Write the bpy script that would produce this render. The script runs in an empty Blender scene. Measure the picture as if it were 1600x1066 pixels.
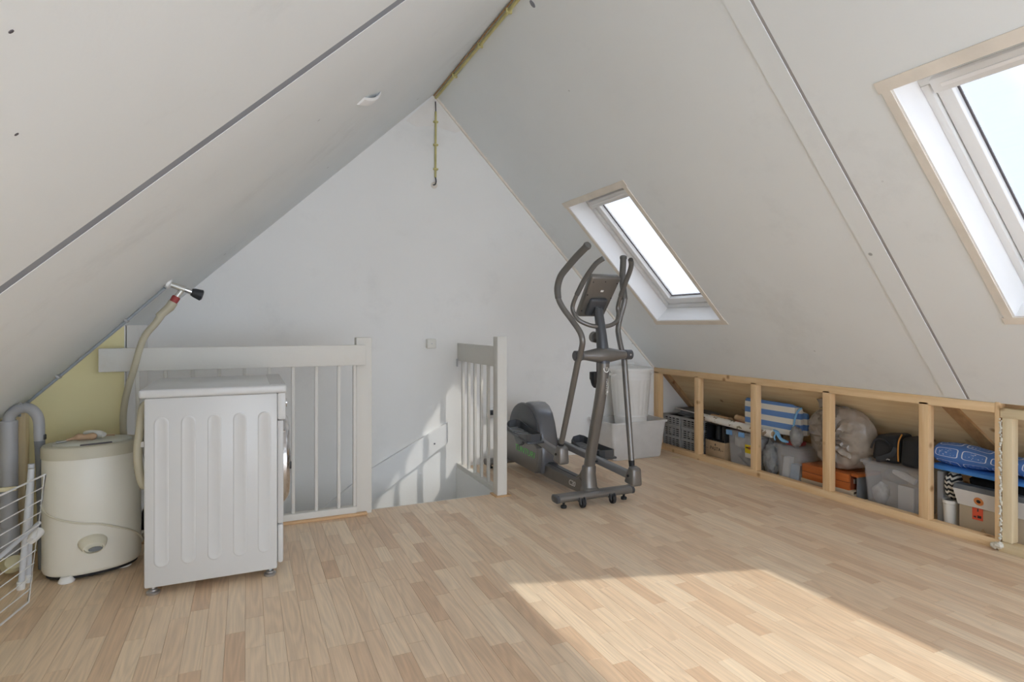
import bpy, bmesh, math, random
from mathutils import Vector, Matrix, noise
random.seed(7)
sc = bpy.context.scene
col = sc.collection
R = math.radians

# ------------------------------------------------------------------ camera
cam_d = bpy.data.cameras.new('camera'); cam = bpy.data.objects.new('camera', cam_d); col.objects.link(cam)
cam.location = (0, 0, 1.13); cam.rotation_euler = (R(90), 0, R(-24.26))
cam_d.sensor_width = 36; cam_d.lens = 923 / 1600 * 36; cam_d.shift_y = -25 / 1600; cam_d.clip_start = .02
sc.camera = cam
# ------------------------------------------------------------------ world: bright hazy sky with soft cloud
SKY = 2.4
w = bpy.data.worlds.new('sky'); sc.world = w; w.use_nodes = True
nt = w.node_tree; nt.nodes.clear()
def nd(nt, t, **k):
    n = nt.nodes.new(t)
    for a, b in k.items(): setattr(n, a, b)
    return n
out = nd(nt, 'ShaderNodeOutputWorld'); bg = nd(nt, 'ShaderNodeBackground'); tc = nd(nt, 'ShaderNodeTexCoord')
nz = nd(nt, 'ShaderNodeTexNoise'); nz.inputs['Scale'].default_value = 3.2; nz.inputs['Detail'].default_value = 5; nz.inputs['Roughness'].default_value = .5
cr = nd(nt, 'ShaderNodeValToRGB')
cr.color_ramp.elements[0].position = .42; cr.color_ramp.elements[0].color = (.62, .69, .83, 1)
cr.color_ramp.elements[1].position = .70; cr.color_ramp.elements[1].color = (.97, .98, 1, 1)
nt.links.new(tc.outputs['Generated'], nz.inputs['Vector']); nt.links.new(nz.outputs['Fac'], cr.inputs['Fac'])
nt.links.new(cr.outputs['Color'], bg.inputs['Color']); bg.inputs['Strength'].default_value = SKY
nt.links.new(bg.outputs[0], out.inputs[0])
# ------------------------------------------------------------------ sun
sd = bpy.data.lights.new('sun', 'SUN'); so = bpy.data.objects.new('sun', sd); col.objects.link(so)
sd.energy = 3.3; sd.angle = R(1.1); sd.color = (1, .95, .87)
so.rotation_euler = Vector((-.682, .487, -1)).to_track_quat('-Z', 'Y').to_euler(); so.location = (6, -3, 8)
# ------------------------------------------------------------------ exposure
vs = sc.view_settings
vs.view_transform = 'Standard'; vs.look = 'None'; vs.gamma = 1; vs.use_curve_mapping = False; vs.exposure = 1.38
sc.cycles.diffuse_bounces = 7; sc.cycles.max_bounces = 12; sc.cycles.transparent_max_bounces = 16

# ------------------------------------------------------------------ materials
MT = {}
def link(nt, a, b): nt.links.new(a, b)
def mat(name, c, rough=.6, metal=0, var=.06, vscale=6, bump=0, bscale=60, stretch=(1, 1, 1), c2=None, spec=.4, trans=0, coords='pos'):
    """plain procedural surface: colour broken up by noise, with fine relief"""
    m = bpy.data.materials.new(name); m.use_nodes = True; n = m.node_tree; b = n.nodes['Principled BSDF']
    g = nd(n, 'ShaderNodeNewGeometry'); mp = nd(n, 'ShaderNodeMapping'); mp.inputs['Scale'].default_value = stretch
    link(n, g.outputs['Position'], mp.inputs['Vector'])
    nz = nd(n, 'ShaderNodeTexNoise'); nz.inputs['Scale'].default_value = vscale; nz.inputs['Detail'].default_value = 4
    link(n, mp.outputs[0], nz.inputs['Vector'])
    rp = nd(n, 'ShaderNodeValToRGB'); rp.color_ramp.elements[0].position = .3; rp.color_ramp.elements[1].position = .7
    d = c2 if c2 else tuple(x * (1 - 2 * var) for x in c)
    rp.color_ramp.elements[0].color = (*d, 1); rp.color_ramp.elements[1].color = (*c, 1)
    link(n, nz.outputs['Fac'], rp.inputs['Fac']); link(n, rp.outputs['Color'], b.inputs['Base Color'])
    b.inputs['Roughness'].default_value = rough; b.inputs['Metallic'].default_value = metal
    b.inputs['Specular IOR Level'].default_value = spec
    if bump:
        n2 = nd(n, 'ShaderNodeTexNoise'); n2.inputs['Scale'].default_value = bscale; n2.inputs['Detail'].default_value = 3
        link(n, mp.outputs[0], n2.inputs['Vector'])
        bp = nd(n, 'ShaderNodeBump'); bp.inputs['Strength'].default_value = bump; bp.inputs['Distance'].default_value = .01
        link(n, n2.outputs['Fac'], bp.inputs['Height']); link(n, bp.outputs[0], b.inputs['Normal'])
    if trans:
        tr = nd(n, 'ShaderNodeBsdfTransparent'); mx = nd(n, 'ShaderNodeMixShader'); mx.inputs[0].default_value = trans
        o = n.nodes['Material Output']
        link(n, b.outputs[0], mx.inputs[1]); link(n, tr.outputs[0], mx.inputs[2]); link(n, mx.outputs[0], o.inputs[0])
    MT[name] = m; return m

def paint(name, c, scuff=.10, tint=None, scale=2.0):
    """old wall paint: cloudy tone, grey rubbed marks, small scuffs"""
    m = mat(name, c, .75, var=.02, vscale=1.3, bump=.05, bscale=45, spec=.25)
    n = m.node_tree; b = n.nodes['Principled BSDF']; src = b.inputs['Base Color'].links[0].from_socket
    g = nd(n, 'ShaderNodeNewGeometry')
    n1 = nd(n, 'ShaderNodeTexNoise'); n1.inputs['Scale'].default_value = scale; n1.inputs['Detail'].default_value = 9; n1.inputs['Roughness'].default_value = .72
    link(n, g.outputs['Position'], n1.inputs['Vector'])
    r1 = nd(n, 'ShaderNodeValToRGB'); r1.color_ramp.elements[0].position = .56; r1.color_ramp.elements[0].color = (0, 0, 0, 1)
    r1.color_ramp.elements[1].position = .74; r1.color_ramp.elements[1].color = (1, 1, 1, 1)
    link(n, n1.outputs['Fac'], r1.inputs['Fac'])
    mu = nd(n, 'ShaderNodeMath', operation='MULTIPLY'); mu.inputs[1].default_value = scuff * 4; link(n, r1.outputs['Color'], mu.inputs[0])
    mx = nd(n, 'ShaderNodeMix', data_type='RGBA'); t = tint or tuple(x * .72 for x in c)
    link(n, mu.outputs[0], mx.inputs['Factor']); link(n, src, mx.inputs['A']); mx.inputs['B'].default_value = (*t, 1)
    # rare small dark nicks
    v = nd(n, 'ShaderNodeTexVoronoi'); v.inputs['Scale'].default_value = 2.6; link(n, g.outputs['Position'], v.inputs['Vector'])
    r2 = nd(n, 'ShaderNodeValToRGB'); r2.color_ramp.elements[0].position = .018; r2.color_ramp.elements[0].color = (.35, .35, .35, 1)
    r2.color_ramp.elements[1].position = .03; r2.color_ramp.elements[1].color = (1, 1, 1, 1)
    link(n, v.outputs['Distance'], r2.inputs['Fac'])
    mm = nd(n, 'ShaderNodeMix', data_type='RGBA', blend_type='MULTIPLY'); mm.inputs['Factor'].default_value = .8
    link(n, mx.outputs['Result'], mm.inputs['A']); link(n, r2.outputs['Color'], mm.inputs['B'])
    link(n, mm.outputs['Result'], b.inputs['Base Color'])
    return m

def wood(name, c1, c2, axis='Z', rough=.6, knots=True):
    st = {'X': (1.2, 14, 14), 'Y': (14, 1.2, 14), 'Z': (14, 14, 1.2)}[axis]
    m = mat(name, c1, rough, vscale=2.4, stretch=st, c2=c2, bump=.15, bscale=9, spec=.25)
    if knots:
        n = m.node_tree; b = n.nodes['Principled BSDF']; src = b.inputs['Base Color'].links[0].from_socket
        g = nd(n, 'ShaderNodeNewGeometry'); v = nd(n, 'ShaderNodeTexVoronoi'); v.inputs['Scale'].default_value = 7
        link(n, g.outputs['Position'], v.inputs['Vector'])
        r2 = nd(n, 'ShaderNodeValToRGB'); r2.color_ramp.elements[0].position = .05; r2.color_ramp.elements[0].color = (.42, .26, .14, 1)
        r2.color_ramp.elements[1].position = .16; r2.color_ramp.elements[1].color = (1, 1, 1, 1)
        link(n, v.outputs['Distance'], r2.inputs['Fac'])
        mm = nd(n, 'ShaderNodeMix', data_type='RGBA', blend_type='MULTIPLY'); mm.inputs['Factor'].default_value = .8
        link(n, src, mm.inputs['A']); link(n, r2.outputs['Color'], mm.inputs['B']); link(n, mm.outputs['Result'], b.inputs['Base Color'])
    return m

def laminate():
    m = bpy.data.materials.new('laminate'); m.use_nodes = True; n = m.node_tree; b = n.nodes['Principled BSDF']
    at = nd(n, 'ShaderNodeAttribute', attribute_name='tone'); g = nd(n, 'ShaderNodeNewGeometry')
    sp = nd(n, 'ShaderNodeSeparateXYZ'); link(n, g.outputs['Position'], sp.inputs[0])
    def vec(sx, sy, st):
        cx = nd(n, 'ShaderNodeCombineXYZ')
        for i, (src, s) in enumerate(((sp.outputs['X'], sx), (sp.outputs['Y'], sy), (at.outputs['Fac'], st))):
            q = nd(n, 'ShaderNodeMath', operation='MULTIPLY'); q.inputs[1].default_value = s; link(n, src, q.inputs[0]); link(n, q.outputs[0], cx.inputs[i])
        return cx.outputs[0]
    # cathedral figure: contour lines of a stretched noise
    a = nd(n, 'ShaderNodeTexNoise'); a.inputs['Scale'].default_value = 1; a.inputs['Detail'].default_value = 1.2; link(n, vec(11, 1.0, 91), a.inputs['Vector'])
    k = nd(n, 'ShaderNodeMath', operation='MULTIPLY'); k.inputs[1].default_value = 75; link(n, a.outputs['Fac'], k.inputs[0])
    s = nd(n, 'ShaderNodeMath', operation='SINE'); link(n, k.outputs[0], s.inputs[0])
    # fine streaks
    f = nd(n, 'ShaderNodeTexNoise'); f.inputs['Scale'].default_value = 1; f.inputs['Detail'].default_value = 5; f.inputs['Roughness'].default_value = .65; link(n, vec(170, 5, 37), f.inputs['Vector'])
    base = nd(n, 'ShaderNodeValToRGB'); e = base.color_ramp.elements
    e[0].position = 0; e[0].color = (.68, .475, .31, 1); e[1].position = 1; e[1].color = (.86, .69, .50, 1)
    q = e.new(.45); q.color = (.775, .585, .405, 1)
    link(n, at.outputs['Fac'], base.inputs['Fac'])
    l1 = nd(n, 'ShaderNodeMapRange'); l1.inputs['From Min'].default_value = -1; l1.inputs['To Min'].default_value = .925; l1.inputs['To Max'].default_value = 1.035
    link(n, s.outputs[0], l1.inputs['Value'])
    l2 = nd(n, 'ShaderNodeMapRange'); l2.inputs['From Min'].default_value = .3; l2.inputs['From Max'].default_value = .7; l2.inputs['To Min'].default_value = .90; l2.inputs['To Max'].default_value = 1.08
    link(n, f.outputs['Fac'], l2.inputs['Value'])
    pm = nd(n, 'ShaderNodeMath', operation='MULTIPLY'); link(n, l1.outputs[0], pm.inputs[0]); link(n, l2.outputs[0], pm.inputs[1])
    vm = nd(n, 'ShaderNodeVectorMath', operation='SCALE'); link(n, base.outputs['Color'], vm.inputs[0]); link(n, pm.outputs[0], vm.inputs['Scale'])
    link(n, vm.outputs[0], b.inputs['Base Color'])
    rr = nd(n, 'ShaderNodeMapRange'); rr.inputs['To Min'].default_value = .30; rr.inputs['To Max'].default_value = .46; link(n, f.outputs['Fac'], rr.inputs['Value'])
    link(n, rr.outputs[0], b.inputs['Roughness']); b.inputs['Specular IOR Level'].default_value = .5
    MT['laminate'] = m
laminate()

def glass_pane(name, tint=(.97, .99, 1)):
    m = bpy.data.materials.new(name); m.use_nodes = True; n = m.node_tree; n.nodes.remove(n.nodes['Principled BSDF'])
    t = nd(n, 'ShaderNodeBsdfTransparent'); t.inputs[0].default_value = (*tint, 1); gl = nd(n, 'ShaderNodeBsdfGlossy'); gl.inputs['Roughness'].default_value = .02
    mx = nd(n, 'ShaderNodeMixShader'); mx.inputs[0].default_value = .05
    link(n, t.outputs[0], mx.inputs[1]); link(n, gl.outputs[0], mx.inputs[2])
    link(n, mx.outputs[0], n.nodes['Material Output'].inputs[0]); MT[name] = m
glass_pane('pane_glass'); glass_pane('dimming_glass', (.505, .508, .511))  # second one carries a made-up tint that dims the visible sky

def uv_mat(name, build, rough=.7):
    m = bpy.data.materials.new(name); m.use_nodes = True; n = m.node_tree; b = n.nodes['Principled BSDF']
    b.inputs['Roughness'].default_value = rough; b.inputs['Specular IOR Level'].default_value = .3
    build(n, b); MT[name] = m

paint('gable_paint', (.87, .865, .845), .07)
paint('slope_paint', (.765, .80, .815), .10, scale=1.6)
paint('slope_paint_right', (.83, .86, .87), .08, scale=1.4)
paint('yellow_paint', (.82, .74, .43), .08, tint=(.75, .67, .38))
paint('rail_paint', (.715, .70, .655), .10, tint=(.62, .58, .50), scale=7)
mat('white_paint', (.83, .83, .82), .45, var=.02)
mat('seam_grey', (.30, .32, .36), .8)
mat('seam_right', (.38, .37, .36), .8)
mat('gable_stain', (.85, .83, .80), .8, var=.06, vscale=9, c2=(.81, .78, .74))
mat('primer_beige', (.83, .77, .685), .8, var=.06, vscale=9, bump=.1)
mat('lining_white', (.90, .90, .90), .35, var=.01)
mat('frame_white', (.80, .80, .79), .35, var=.02)
mat('gasket', (.12, .11, .12), .7)
mat('flashing', (.25, .26, .28), .5, .6)
mat('underlay', (.30, .20, .12), .9)
mat('concrete', (.5, .5, .5), .9)
wood('pine_z', (.84, .61, .36), (.74, .49, .25), 'Z')
wood('pine_y', (.84, .62, .37), (.72, .49, .26), 'Y')
wood('pale_z', (.82, .70, .48), (.74, .60, .38), 'Z')
wood('pale_y', (.80, .68, .46), (.72, .58, .36), 'Y')
wood('plywood', (.90, .73, .47), (.80, .60, .35), 'Y')
wood('brace_wood', (.52, .33, .17), (.42, .25, .12), 'Z')
wood('cream_board', (.80, .73, .50), (.74, .66, .42), 'Z', knots=False)
wood('trim_wood', (.66, .44, .25), (.58, .37, .20), 'X', knots=False)
wood('case_wood', (.55, .17, .045), (.44, .12, .03), 'Y', rough=.3, knots=False)
mat('case_end', (.20, .05, .02), .4)
mat('foam', (.85, .82, .72), .9, bump=.6, bscale=120)
mat('enamel', (.63, .635, .635), .28, var=.01)
mat('enamel_grey', (.56, .56, .56), .4, var=.01)
mat('chrome', (.75, .75, .77), .15, 1, var=.02)
mat('door_glass', (.30, .17, .09), .1, var=.1)
mat('zinc', (.55, .56, .58), .35, .9)
mat('cream_metal', (.79, .765, .68), .35, var=.03, vscale=3)
mat('cream_lid', (.60, .565, .45), .45, var=.05)
mat('lid_grey', (.66, .66, .58), .45, var=.05)
mat('cream_plastic', (.72, .68, .55), .5)
mat('hose_beige', (.52, .48, .36), .5, var=.06)
mat('pvc_grey', (.42, .42, .43), .45, var=.04)
mat('hose_dark', (.20, .21, .23), .5)
mat('pipe_blue_grey', (.36, .40, .44), .5)
mat('pvc_cream', (.80, .74, .50), .5)
mat('white_plastic', (.82, .82, .81), .4, var=.02)
mat('off_white_plastic', (.78, .765, .71), .45, var=.03)
mat('tap_metal', (.62, .62, .58), .35, .6)
mat('black_plastic', (.03, .032, .036), .45)
mat('red_plastic', (.33, .05, .05), .5)
mat('wire_white', (.82, .82, .82), .35, var=.02)
mat('tube_grey', (.62, .64, .68), .35, var=.03)
mat('tool_wood', (.55, .36, .22), .6)
mat('conduit', (.62, .56, .25), .6, var=.12, vscale=12)
mat('trainer_grey', (.215, .205, .195), .34, .55, var=.05)
mat('trainer_dark', (.10, .105, .115), .32, .3, var=.05)
mat('trainer_gloss', (.17, .175, .19), .18, .3, var=.04)
mat('grip_foam', (.14, .135, .125), .6, var=.08, bump=.1)
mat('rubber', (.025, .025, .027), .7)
mat('tread', (.25, .255, .265), .35, .2)
mat('print_green', (.22, .72, .20), .5, var=.02)
mat('print_white', (.82, .82, .80), .5, var=.02)
mat('print_black', (.06, .05, .045), .7)
mat('bin_white', (.80, .79, .76), .42, var=.02)
mat('crate_grey', (.40, .405, .41), .5, var=.04)
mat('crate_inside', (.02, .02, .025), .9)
mat('cardboard', (.50, .36, .22), .85, var=.07, vscale=20)
mat('cardboard_pale', (.55, .46, .33), .85, var=.05)
mat('card_white', (.80, .79, .77), .7)
mat('card_tube', (.66, .46, .28), .75, var=.06)
mat('label_yellow', (.88, .68, .02), .5)
mat('sticker_orange', (.75, .28, .09), .6)
mat('sticker_red', (.80, .12, .06), .6)
mat('black_cloth', (.008, .008, .010), .9, bump=.3)
mat('black_box', (.012, .013, .016), .5)
mat('bag_brown', (.40, .345, .29), .24, var=.12, vscale=9, c2=(.28, .24, .20), bump=.45, bscale=16)
mat('bag_grey', (.42, .42, .41), .35, var=.15, vscale=16, c2=(.22, .22, .22), trans=.15)
mat('camera_bag', (.022, .024, .027), .6, var=.1, bump=.25, bscale=300)
mat('orange_piping', (.62, .27, .05), .5)
mat('clear_plastic', (.74, .75, .77), .22, var=.03, trans=.74)
mat('clear_tub', (.88, .87, .85), .35, var=.06, vscale=10, trans=.42)
mat('blue_clip', (.22, .45, .80), .4)
mat('ribbon_blue', (.25, .52, .80), .6)
mat('contents_pale', (.80, .78, .74), .8, var=.2, vscale=25, c2=(.40, .40, .40))
mat('contents_blue', (.34, .50, .66), .7, var=.2, vscale=20)
mat('contents_dark', (.20, .21, .22), .7, var=.2)
mat('cloth_white', (.76, .74, .71), .9, var=.06, bump=.3)
mat('mat_blue', (.045, .15, .48), .5, var=.06)
mat('mat_blue_light', (.06, .24, .66), .5, var=.05)

def b_print(n, b):        # blue sheet printed with rows of white outlined boxes
    uv = nd(n, 'ShaderNodeUVMap'); br = nd(n, 'ShaderNodeTexBrick')
    br.inputs['Color1'].default_value = br.inputs['Color2'].default_value = (.085, .21, .56, 1); br.inputs['Mortar'].default_value = (.085, .21, .56, 1)
    br.offset = .35
    sepv = nd(n, 'ShaderNodeSeparateXYZ'); link(n, uv.outputs[0], sepv.inputs[0])
    def cell(src, mul):
        a = nd(n, 'ShaderNodeMath', operation='MULTIPLY'); a.inputs[1].default_value = mul; link(n, src, a.inputs[0])
        f = nd(n, 'ShaderNodeMath', operation='FRACT'); link(n, a.outputs[0], f.inputs[0])
        s = nd(n, 'ShaderNodeMath', operation='SUBTRACT'); s.inputs[1].default_value = .5; link(n, f.outputs[0], s.inputs[0])
        c = nd(n, 'ShaderNodeMath', operation='ABSOLUTE'); link(n, s.outputs[0], c.inputs[0]); return c.outputs[0]
    cu = cell(sepv.outputs[0], 5.0); cv = cell(sepv.outputs[1], 5.5)
    def pw(x, k):
        d = nd(n, 'ShaderNodeMath', operation='DIVIDE'); d.inputs[1].default_value = k; link(n, x, d.inputs[0])
        p = nd(n, 'ShaderNodeMath', operation='POWER'); p.inputs[1].default_value = 6; link(n, d.outputs[0], p.inputs[0]); return p.outputs[0]
    ad = nd(n, 'ShaderNodeMath', operation='ADD'); link(n, pw(cu, .43), ad.inputs[0]); link(n, pw(cv, .34), ad.inputs[1])
    rp = nd(n, 'ShaderNodeValToRGB'); rp.color_ramp.interpolation = 'CONSTANT'; e = rp.color_ramp.elements
    e[0].position = 0; e[0].color = (0, 0, 0, 1); e[1].position = .30; e[1].color = (1, 1, 1, 1); q = e.new(.52); q.color = (0, 0, 0, 1)
    dv = nd(n, 'ShaderNodeMath', operation='MULTIPLY'); dv.inputs[1].default_value = .5; link(n, ad.outputs[0], dv.inputs[0]); link(n, dv.outputs[0], rp.inputs['Fac'])
    g = nd(n, 'ShaderNodeNewGeometry'); nz = nd(n, 'ShaderNodeTexNoise'); nz.inputs['Scale'].default_value = 75; link(n, g.outputs['Position'], nz.inputs['Vector'])
    r2 = nd(n, 'ShaderNodeValToRGB'); r2.color_ramp.elements[0].position = .60; r2.color_ramp.elements[0].color = (0, 0, 0, 1); r2.color_ramp.elements[1].position = .63; r2.color_ramp.elements[1].color = (.55, .55, .55, 1)
    link(n, nz.outputs['Fac'], r2.inputs['Fac'])
    ins = nd(n, 'ShaderNodeMath', operation='LESS_THAN'); ins.inputs[1].default_value = .12; link(n, ad.outputs[0], ins.inputs[0])
    mi = nd(n, 'ShaderNodeMath', operation='MULTIPLY'); link(n, ins.outputs[0], mi.inputs[0]); link(n, r2.outputs['Color'], mi.inputs[1])
    sm = nd(n, 'ShaderNodeMath', operation='MAXIMUM'); link(n, mi.outputs[0], sm.inputs[0]); link(n, rp.outputs['Color'], sm.inputs[1])
    mx = nd(n, 'ShaderNodeMix', data_type='RGBA'); mx.inputs['A'].default_value = (.085, .21, .56, 1); mx.inputs['B'].default_value = (.72, .80, .92, 1)
    link(n, sm.outputs[0], mx.inputs['Factor']); link(n, mx.outputs['Result'], b.inputs['Base Color'])
uv_mat('mat_print', b_print, .5)

def b_wrap(n, b):         # cream gift wrap with small brown and green sprigs
    uv = nd(n, 'ShaderNodeUVMap'); mp = nd(n, 'ShaderNodeMapping'); mp.inputs['Scale'].default_value = (7, 2.6, 1); link(n, uv.outputs[0], mp.inputs[0])
    v = nd(n, 'ShaderNodeTexVoronoi'); v.inputs['Scale'].default_value = 1; v.inputs['Randomness'].default_value = .6; link(n, mp.outputs[0], v.inputs['Vector'])
    nz = nd(n, 'ShaderNodeTexNoise'); nz.inputs['Scale'].default_value = 4; link(n, mp.outputs[0], nz.inputs['Vector'])
    ad = nd(n, 'ShaderNodeMath', operation='ADD'); link(n, v.outputs['Distance'], ad.inputs[0]); link(n, nz.outputs['Fac'], ad.inputs[1])
    r = nd(n, 'ShaderNodeValToRGB'); r.color_ramp.elements[0].position = .86; r.color_ramp.elements[0].color = (1, 1, 1, 1); r.color_ramp.elements[1].position = .90; r.color_ramp.elements[1].color = (0, 0, 0, 1)
    link(n, ad.outputs[0], r.inputs['Fac'])
    cm = nd(n, 'ShaderNodeMix', data_type='RGBA'); cm.inputs['A'].default_value = (.36, .18, .12, 1); cm.inputs['B'].default_value = (.28, .34, .24, 1); link(n, v.outputs['Color'], cm.inputs['Factor'])
    mx = nd(n, 'ShaderNodeMix', data_type='RGBA'); mx.inputs['A'].default_value = (.84, .82, .76, 1)
    link(n, r.outputs['Color'], mx.inputs['Factor']); link(n, cm.outputs['Result'], mx.inputs['B']); link(n, mx.outputs['Result'], b.inputs['Base Color'])
uv_mat('wrap_print', b_wrap)

def b_stripe(n, b):       # woven blue and cream bands, counted across the cloth by its V coordinate
    uv = nd(n, 'ShaderNodeUVMap'); sp = nd(n, 'ShaderNodeSeparateXYZ'); link(n, uv.outputs[0], sp.inputs[0])
    f = nd(n, 'ShaderNodeMath', operation='FRACT'); link(n, sp.outputs[1], f.inputs[0])
    c = nd(n, 'ShaderNodeMath', operation='LESS_THAN'); c.inputs[1].default_value = .5; link(n, f.outputs[0], c.inputs[0])
    mx = nd(n, 'ShaderNodeMix', data_type='RGBA'); mx.inputs['A'].default_value = (.80, .77, .69, 1); mx.inputs['B'].default_value = (.15, .29, .60, 1)
    link(n, c.outputs[0], mx.inputs['Factor']); link(n, mx.outputs['Result'], b.inputs['Base Color'])
uv_mat('stripe_cloth', b_stripe, .9)

def b_zig(n, b):          # black and cream chevron cloth
    g = nd(n, 'ShaderNodeNewGeometry'); sp = nd(n, 'ShaderNodeSeparateXYZ'); link(n, g.outputs['Position'], sp.inputs[0])
    a = nd(n, 'ShaderNodeMath', operation='PINGPONG'); a.inputs[1].default_value = .011; link(n, sp.outputs['Y'], a.inputs[0])
    ad = nd(n, 'ShaderNodeMath', operation='ADD'); link(n, a.outputs[0], ad.inputs[0]); link(n, sp.outputs['Z'], ad.inputs[1])
    m = nd(n, 'ShaderNodeMath', operation='MULTIPLY'); m.inputs[1].default_value = 38; link(n, ad.outputs[0], m.inputs[0])
    f = nd(n, 'ShaderNodeMath', operation='FRACT'); link(n, m.outputs[0], f.inputs[0])
    c = nd(n, 'ShaderNodeMath', operation='LESS_THAN'); c.inputs[1].default_value = .5; link(n, f.outputs[0], c.inputs[0])
    mx = nd(n, 'ShaderNodeMix', data_type='RGBA'); mx.inputs['A'].default_value = (.70, .66, .58, 1); mx.inputs['B'].default_value = (.03, .03, .03, 1)
    link(n, c.outputs[0], mx.inputs['Factor']); link(n, mx.outputs['Result'], b.inputs['Base Color'])
uv_mat('chevron_cloth', b_zig, .9)

# ------------------------------------------------------------------ mesh helpers
def wloc(o):
    p = Vector((0, 0, 0))
    while o is not None: p += o.location; o = o.parent
    return p
class MB:
    def __init__(s): s.v = []; s.f = []; s.uv = {}
    def add(s, vs_, fs_, uvs=None):
        k = len(s.v); s.v += [Vector(v) for v in vs_]
        for i, f in enumerate(fs_):
            if uvs: s.uv[len(s.f)] = uvs[i]
            s.f.append([k + j for j in f])
        return s
    def box(s, a, b):
        x0, y0, z0 = a; x1, y1, z1 = b
        return s.add([(x0, y0, z0), (x1, y0, z0), (x1, y1, z0), (x0, y1, z0), (x0, y0, z1), (x1, y0, z1), (x1, y1, z1), (x0, y1, z1)],
                     [(0, 3, 2, 1), (4, 5, 6, 7), (0, 1, 5, 4), (1, 2, 6, 5), (2, 3, 7, 6), (3, 0, 4, 7)])
    def bm(s, bm):
        bm.verts.ensure_lookup_table(); bm.verts.index_update()
        s.add([v.co.copy() for v in bm.verts], [[v.index for v in f.verts] for f in bm.faces]); bm.free(); return s
    def rbox(s, a, b, r=.01, seg=2):
        bm = bmesh.new(); t = MB().box(a, b); vv = [bm.verts.new(v) for v in t.v]
        for f in t.f: bm.faces.new([vv[i] for i in f])
        bmesh.ops.bevel(bm, geom=bm.edges[:], offset=r, segments=seg, affect='EDGES', profile=.5)
        return s.bm(bm)
    def hexa(s, p, r=0, seg=2):      # eight corners, ordered as in box
        t = MB().box((0, 0, 0), (1, 1, 1))
        if not r: return s.add(p, t.f)
        bm = bmesh.new(); vv = [bm.verts.new(v) for v in p]
        for f in t.f: bm.faces.new([vv[i] for i in f])
        bmesh.ops.bevel(bm, geom=bm.edges[:], offset=r, segments=seg, affect='EDGES', profile=.5)
        return s.bm(bm)
    def tube(s, pts, r, n=12, caps=True, closed=False, smooth_n=0, flat=1.0):
        P = [Vector(p) for p in pts]; rad = list(r) if isinstance(r, (list, tuple)) else [r] * len(P)
        if smooth_n:
            Q = []; RR = []; m = len(P)
            for i in range(m if closed else m - 1):
                p0, p1, p2, p3 = (P[(i + d) % m] if closed else P[min(max(i + d, 0), m - 1)] for d in (-1, 0, 1, 2))
                for k in range(smooth_n):
                    t = k / smooth_n
                    Q.append(.5 * ((2 * p1) + (p2 - p0) * t + (2 * p0 - 5 * p1 + 4 * p2 - p3) * t * t + (3 * p1 - p0 - 3 * p2 + p3) * t ** 3))
                    RR.append(rad[i] * (1 - t) + rad[(i + 1) % m] * t)
            if not closed: Q.append(P[-1]); RR.append(rad[-1])
            P, rad = Q, RR
        m = len(P); rings = []; up = None
        for i in range(m):
            if closed: t = (P[(i + 1) % m] - P[i - 1])
            else: t = P[min(i + 1, m - 1)] - P[max(i - 1, 0)]
            t = t.normalized()
            if up is None:
                up = Vector((0, 0, 1)) if abs(t.z) < .9 else Vector((1, 0, 0))
            x = (up - t * up.dot(t)).normalized(); y = t.cross(x); up = x
            rings.append([P[i] + (x * math.cos(2 * math.pi * k / n) * flat + y * math.sin(2 * math.pi * k / n)) * rad[i] for k in range(n)])
        return s.loft(rings, caps and not closed, closed)
    def loft(s, rings, caps=True, closed=False, uvlen=None):
        n = len(rings[0]); m = len(rings); k = [v for r_ in rings for v in r_]; f = []; uvs = []
        for i in range(m if closed else m - 1):
            j = (i + 1) % m
            for a in range(n):
                b = (a + 1) % n; f.append((i * n + a, i * n + b, j * n + b, j * n + a))
                uvs.append([(i / (m - 1), a / n), (i / (m - 1), (a + 1) / n), ((i + 1) / (m - 1), (a + 1) / n), ((i + 1) / (m - 1), a / n)])
        if caps:
            f.append(tuple(range(n))[::-1]); uvs.append([(0, 0)] * n)
            f.append(tuple((m - 1) * n + a for a in range(n))); uvs.append([(0, 0)] * n)
        return s.add(k, f, uvs)
    def lathe(s, prof, n=32, c=(0, 0, 0), sx=1, sy=1, caps=True):
        return s.loft([[Vector((c[0] + r * sx * math.cos(2 * math.pi * k / n), c[1] + r * sy * math.sin(2 * math.pi * k / n), c[2] + z)) for k in range(n)] for r, z in prof], caps)
    def cyl(s, a, b, r, n=20, r2=None): return s.tube([a, b], [r, r2 if r2 is not None else r], n)
    def prism(s, poly, fn0, fn1):     # polygon swept between two placements
        n = len(poly); v = [fn0(*p) for p in poly] + [fn1(*p) for p in poly]
        return s.add(v, [tuple(range(n))[::-1], tuple(range(n, 2 * n))] + [(i, (i + 1) % n, n + (i + 1) % n, n + i) for i in range(n)])
    def xf(s, M): s.v = [M @ v for v in s.v]; return s
    def map(s, fn): s.v = [Vector(fn(*v)) for v in s.v]; return s
    def build(s, name, m, parent=None, angle=35, bevel=0, seg=2, smooth=True):
        o0 = wloc(parent) if parent else Vector((0, 0, 0))
        me = bpy.data.meshes.new(name); me.from_pydata([v - o0 for v in s.v], [], s.f)
        if s.uv:
            ul = me.uv_layers.new(name='UVMap')
            for p in me.polygons:
                if p.index in s.uv:
                    for li, q in zip(p.loop_indices, s.uv[p.index]): ul.data[li].uv = q
        bm = bmesh.new(); bm.from_mesh(me); bmesh.ops.recalc_face_normals(bm, faces=bm.faces[:]); bm.to_mesh(me); bm.free()
        if smooth:
            for p in me.polygons: p.use_smooth = True
            me.set_sharp_from_angle(angle=R(angle))
        me.materials.append(MT[m]); o = bpy.data.objects.new(name, me); col.objects.link(o)
        if parent: o.parent = parent
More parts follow.
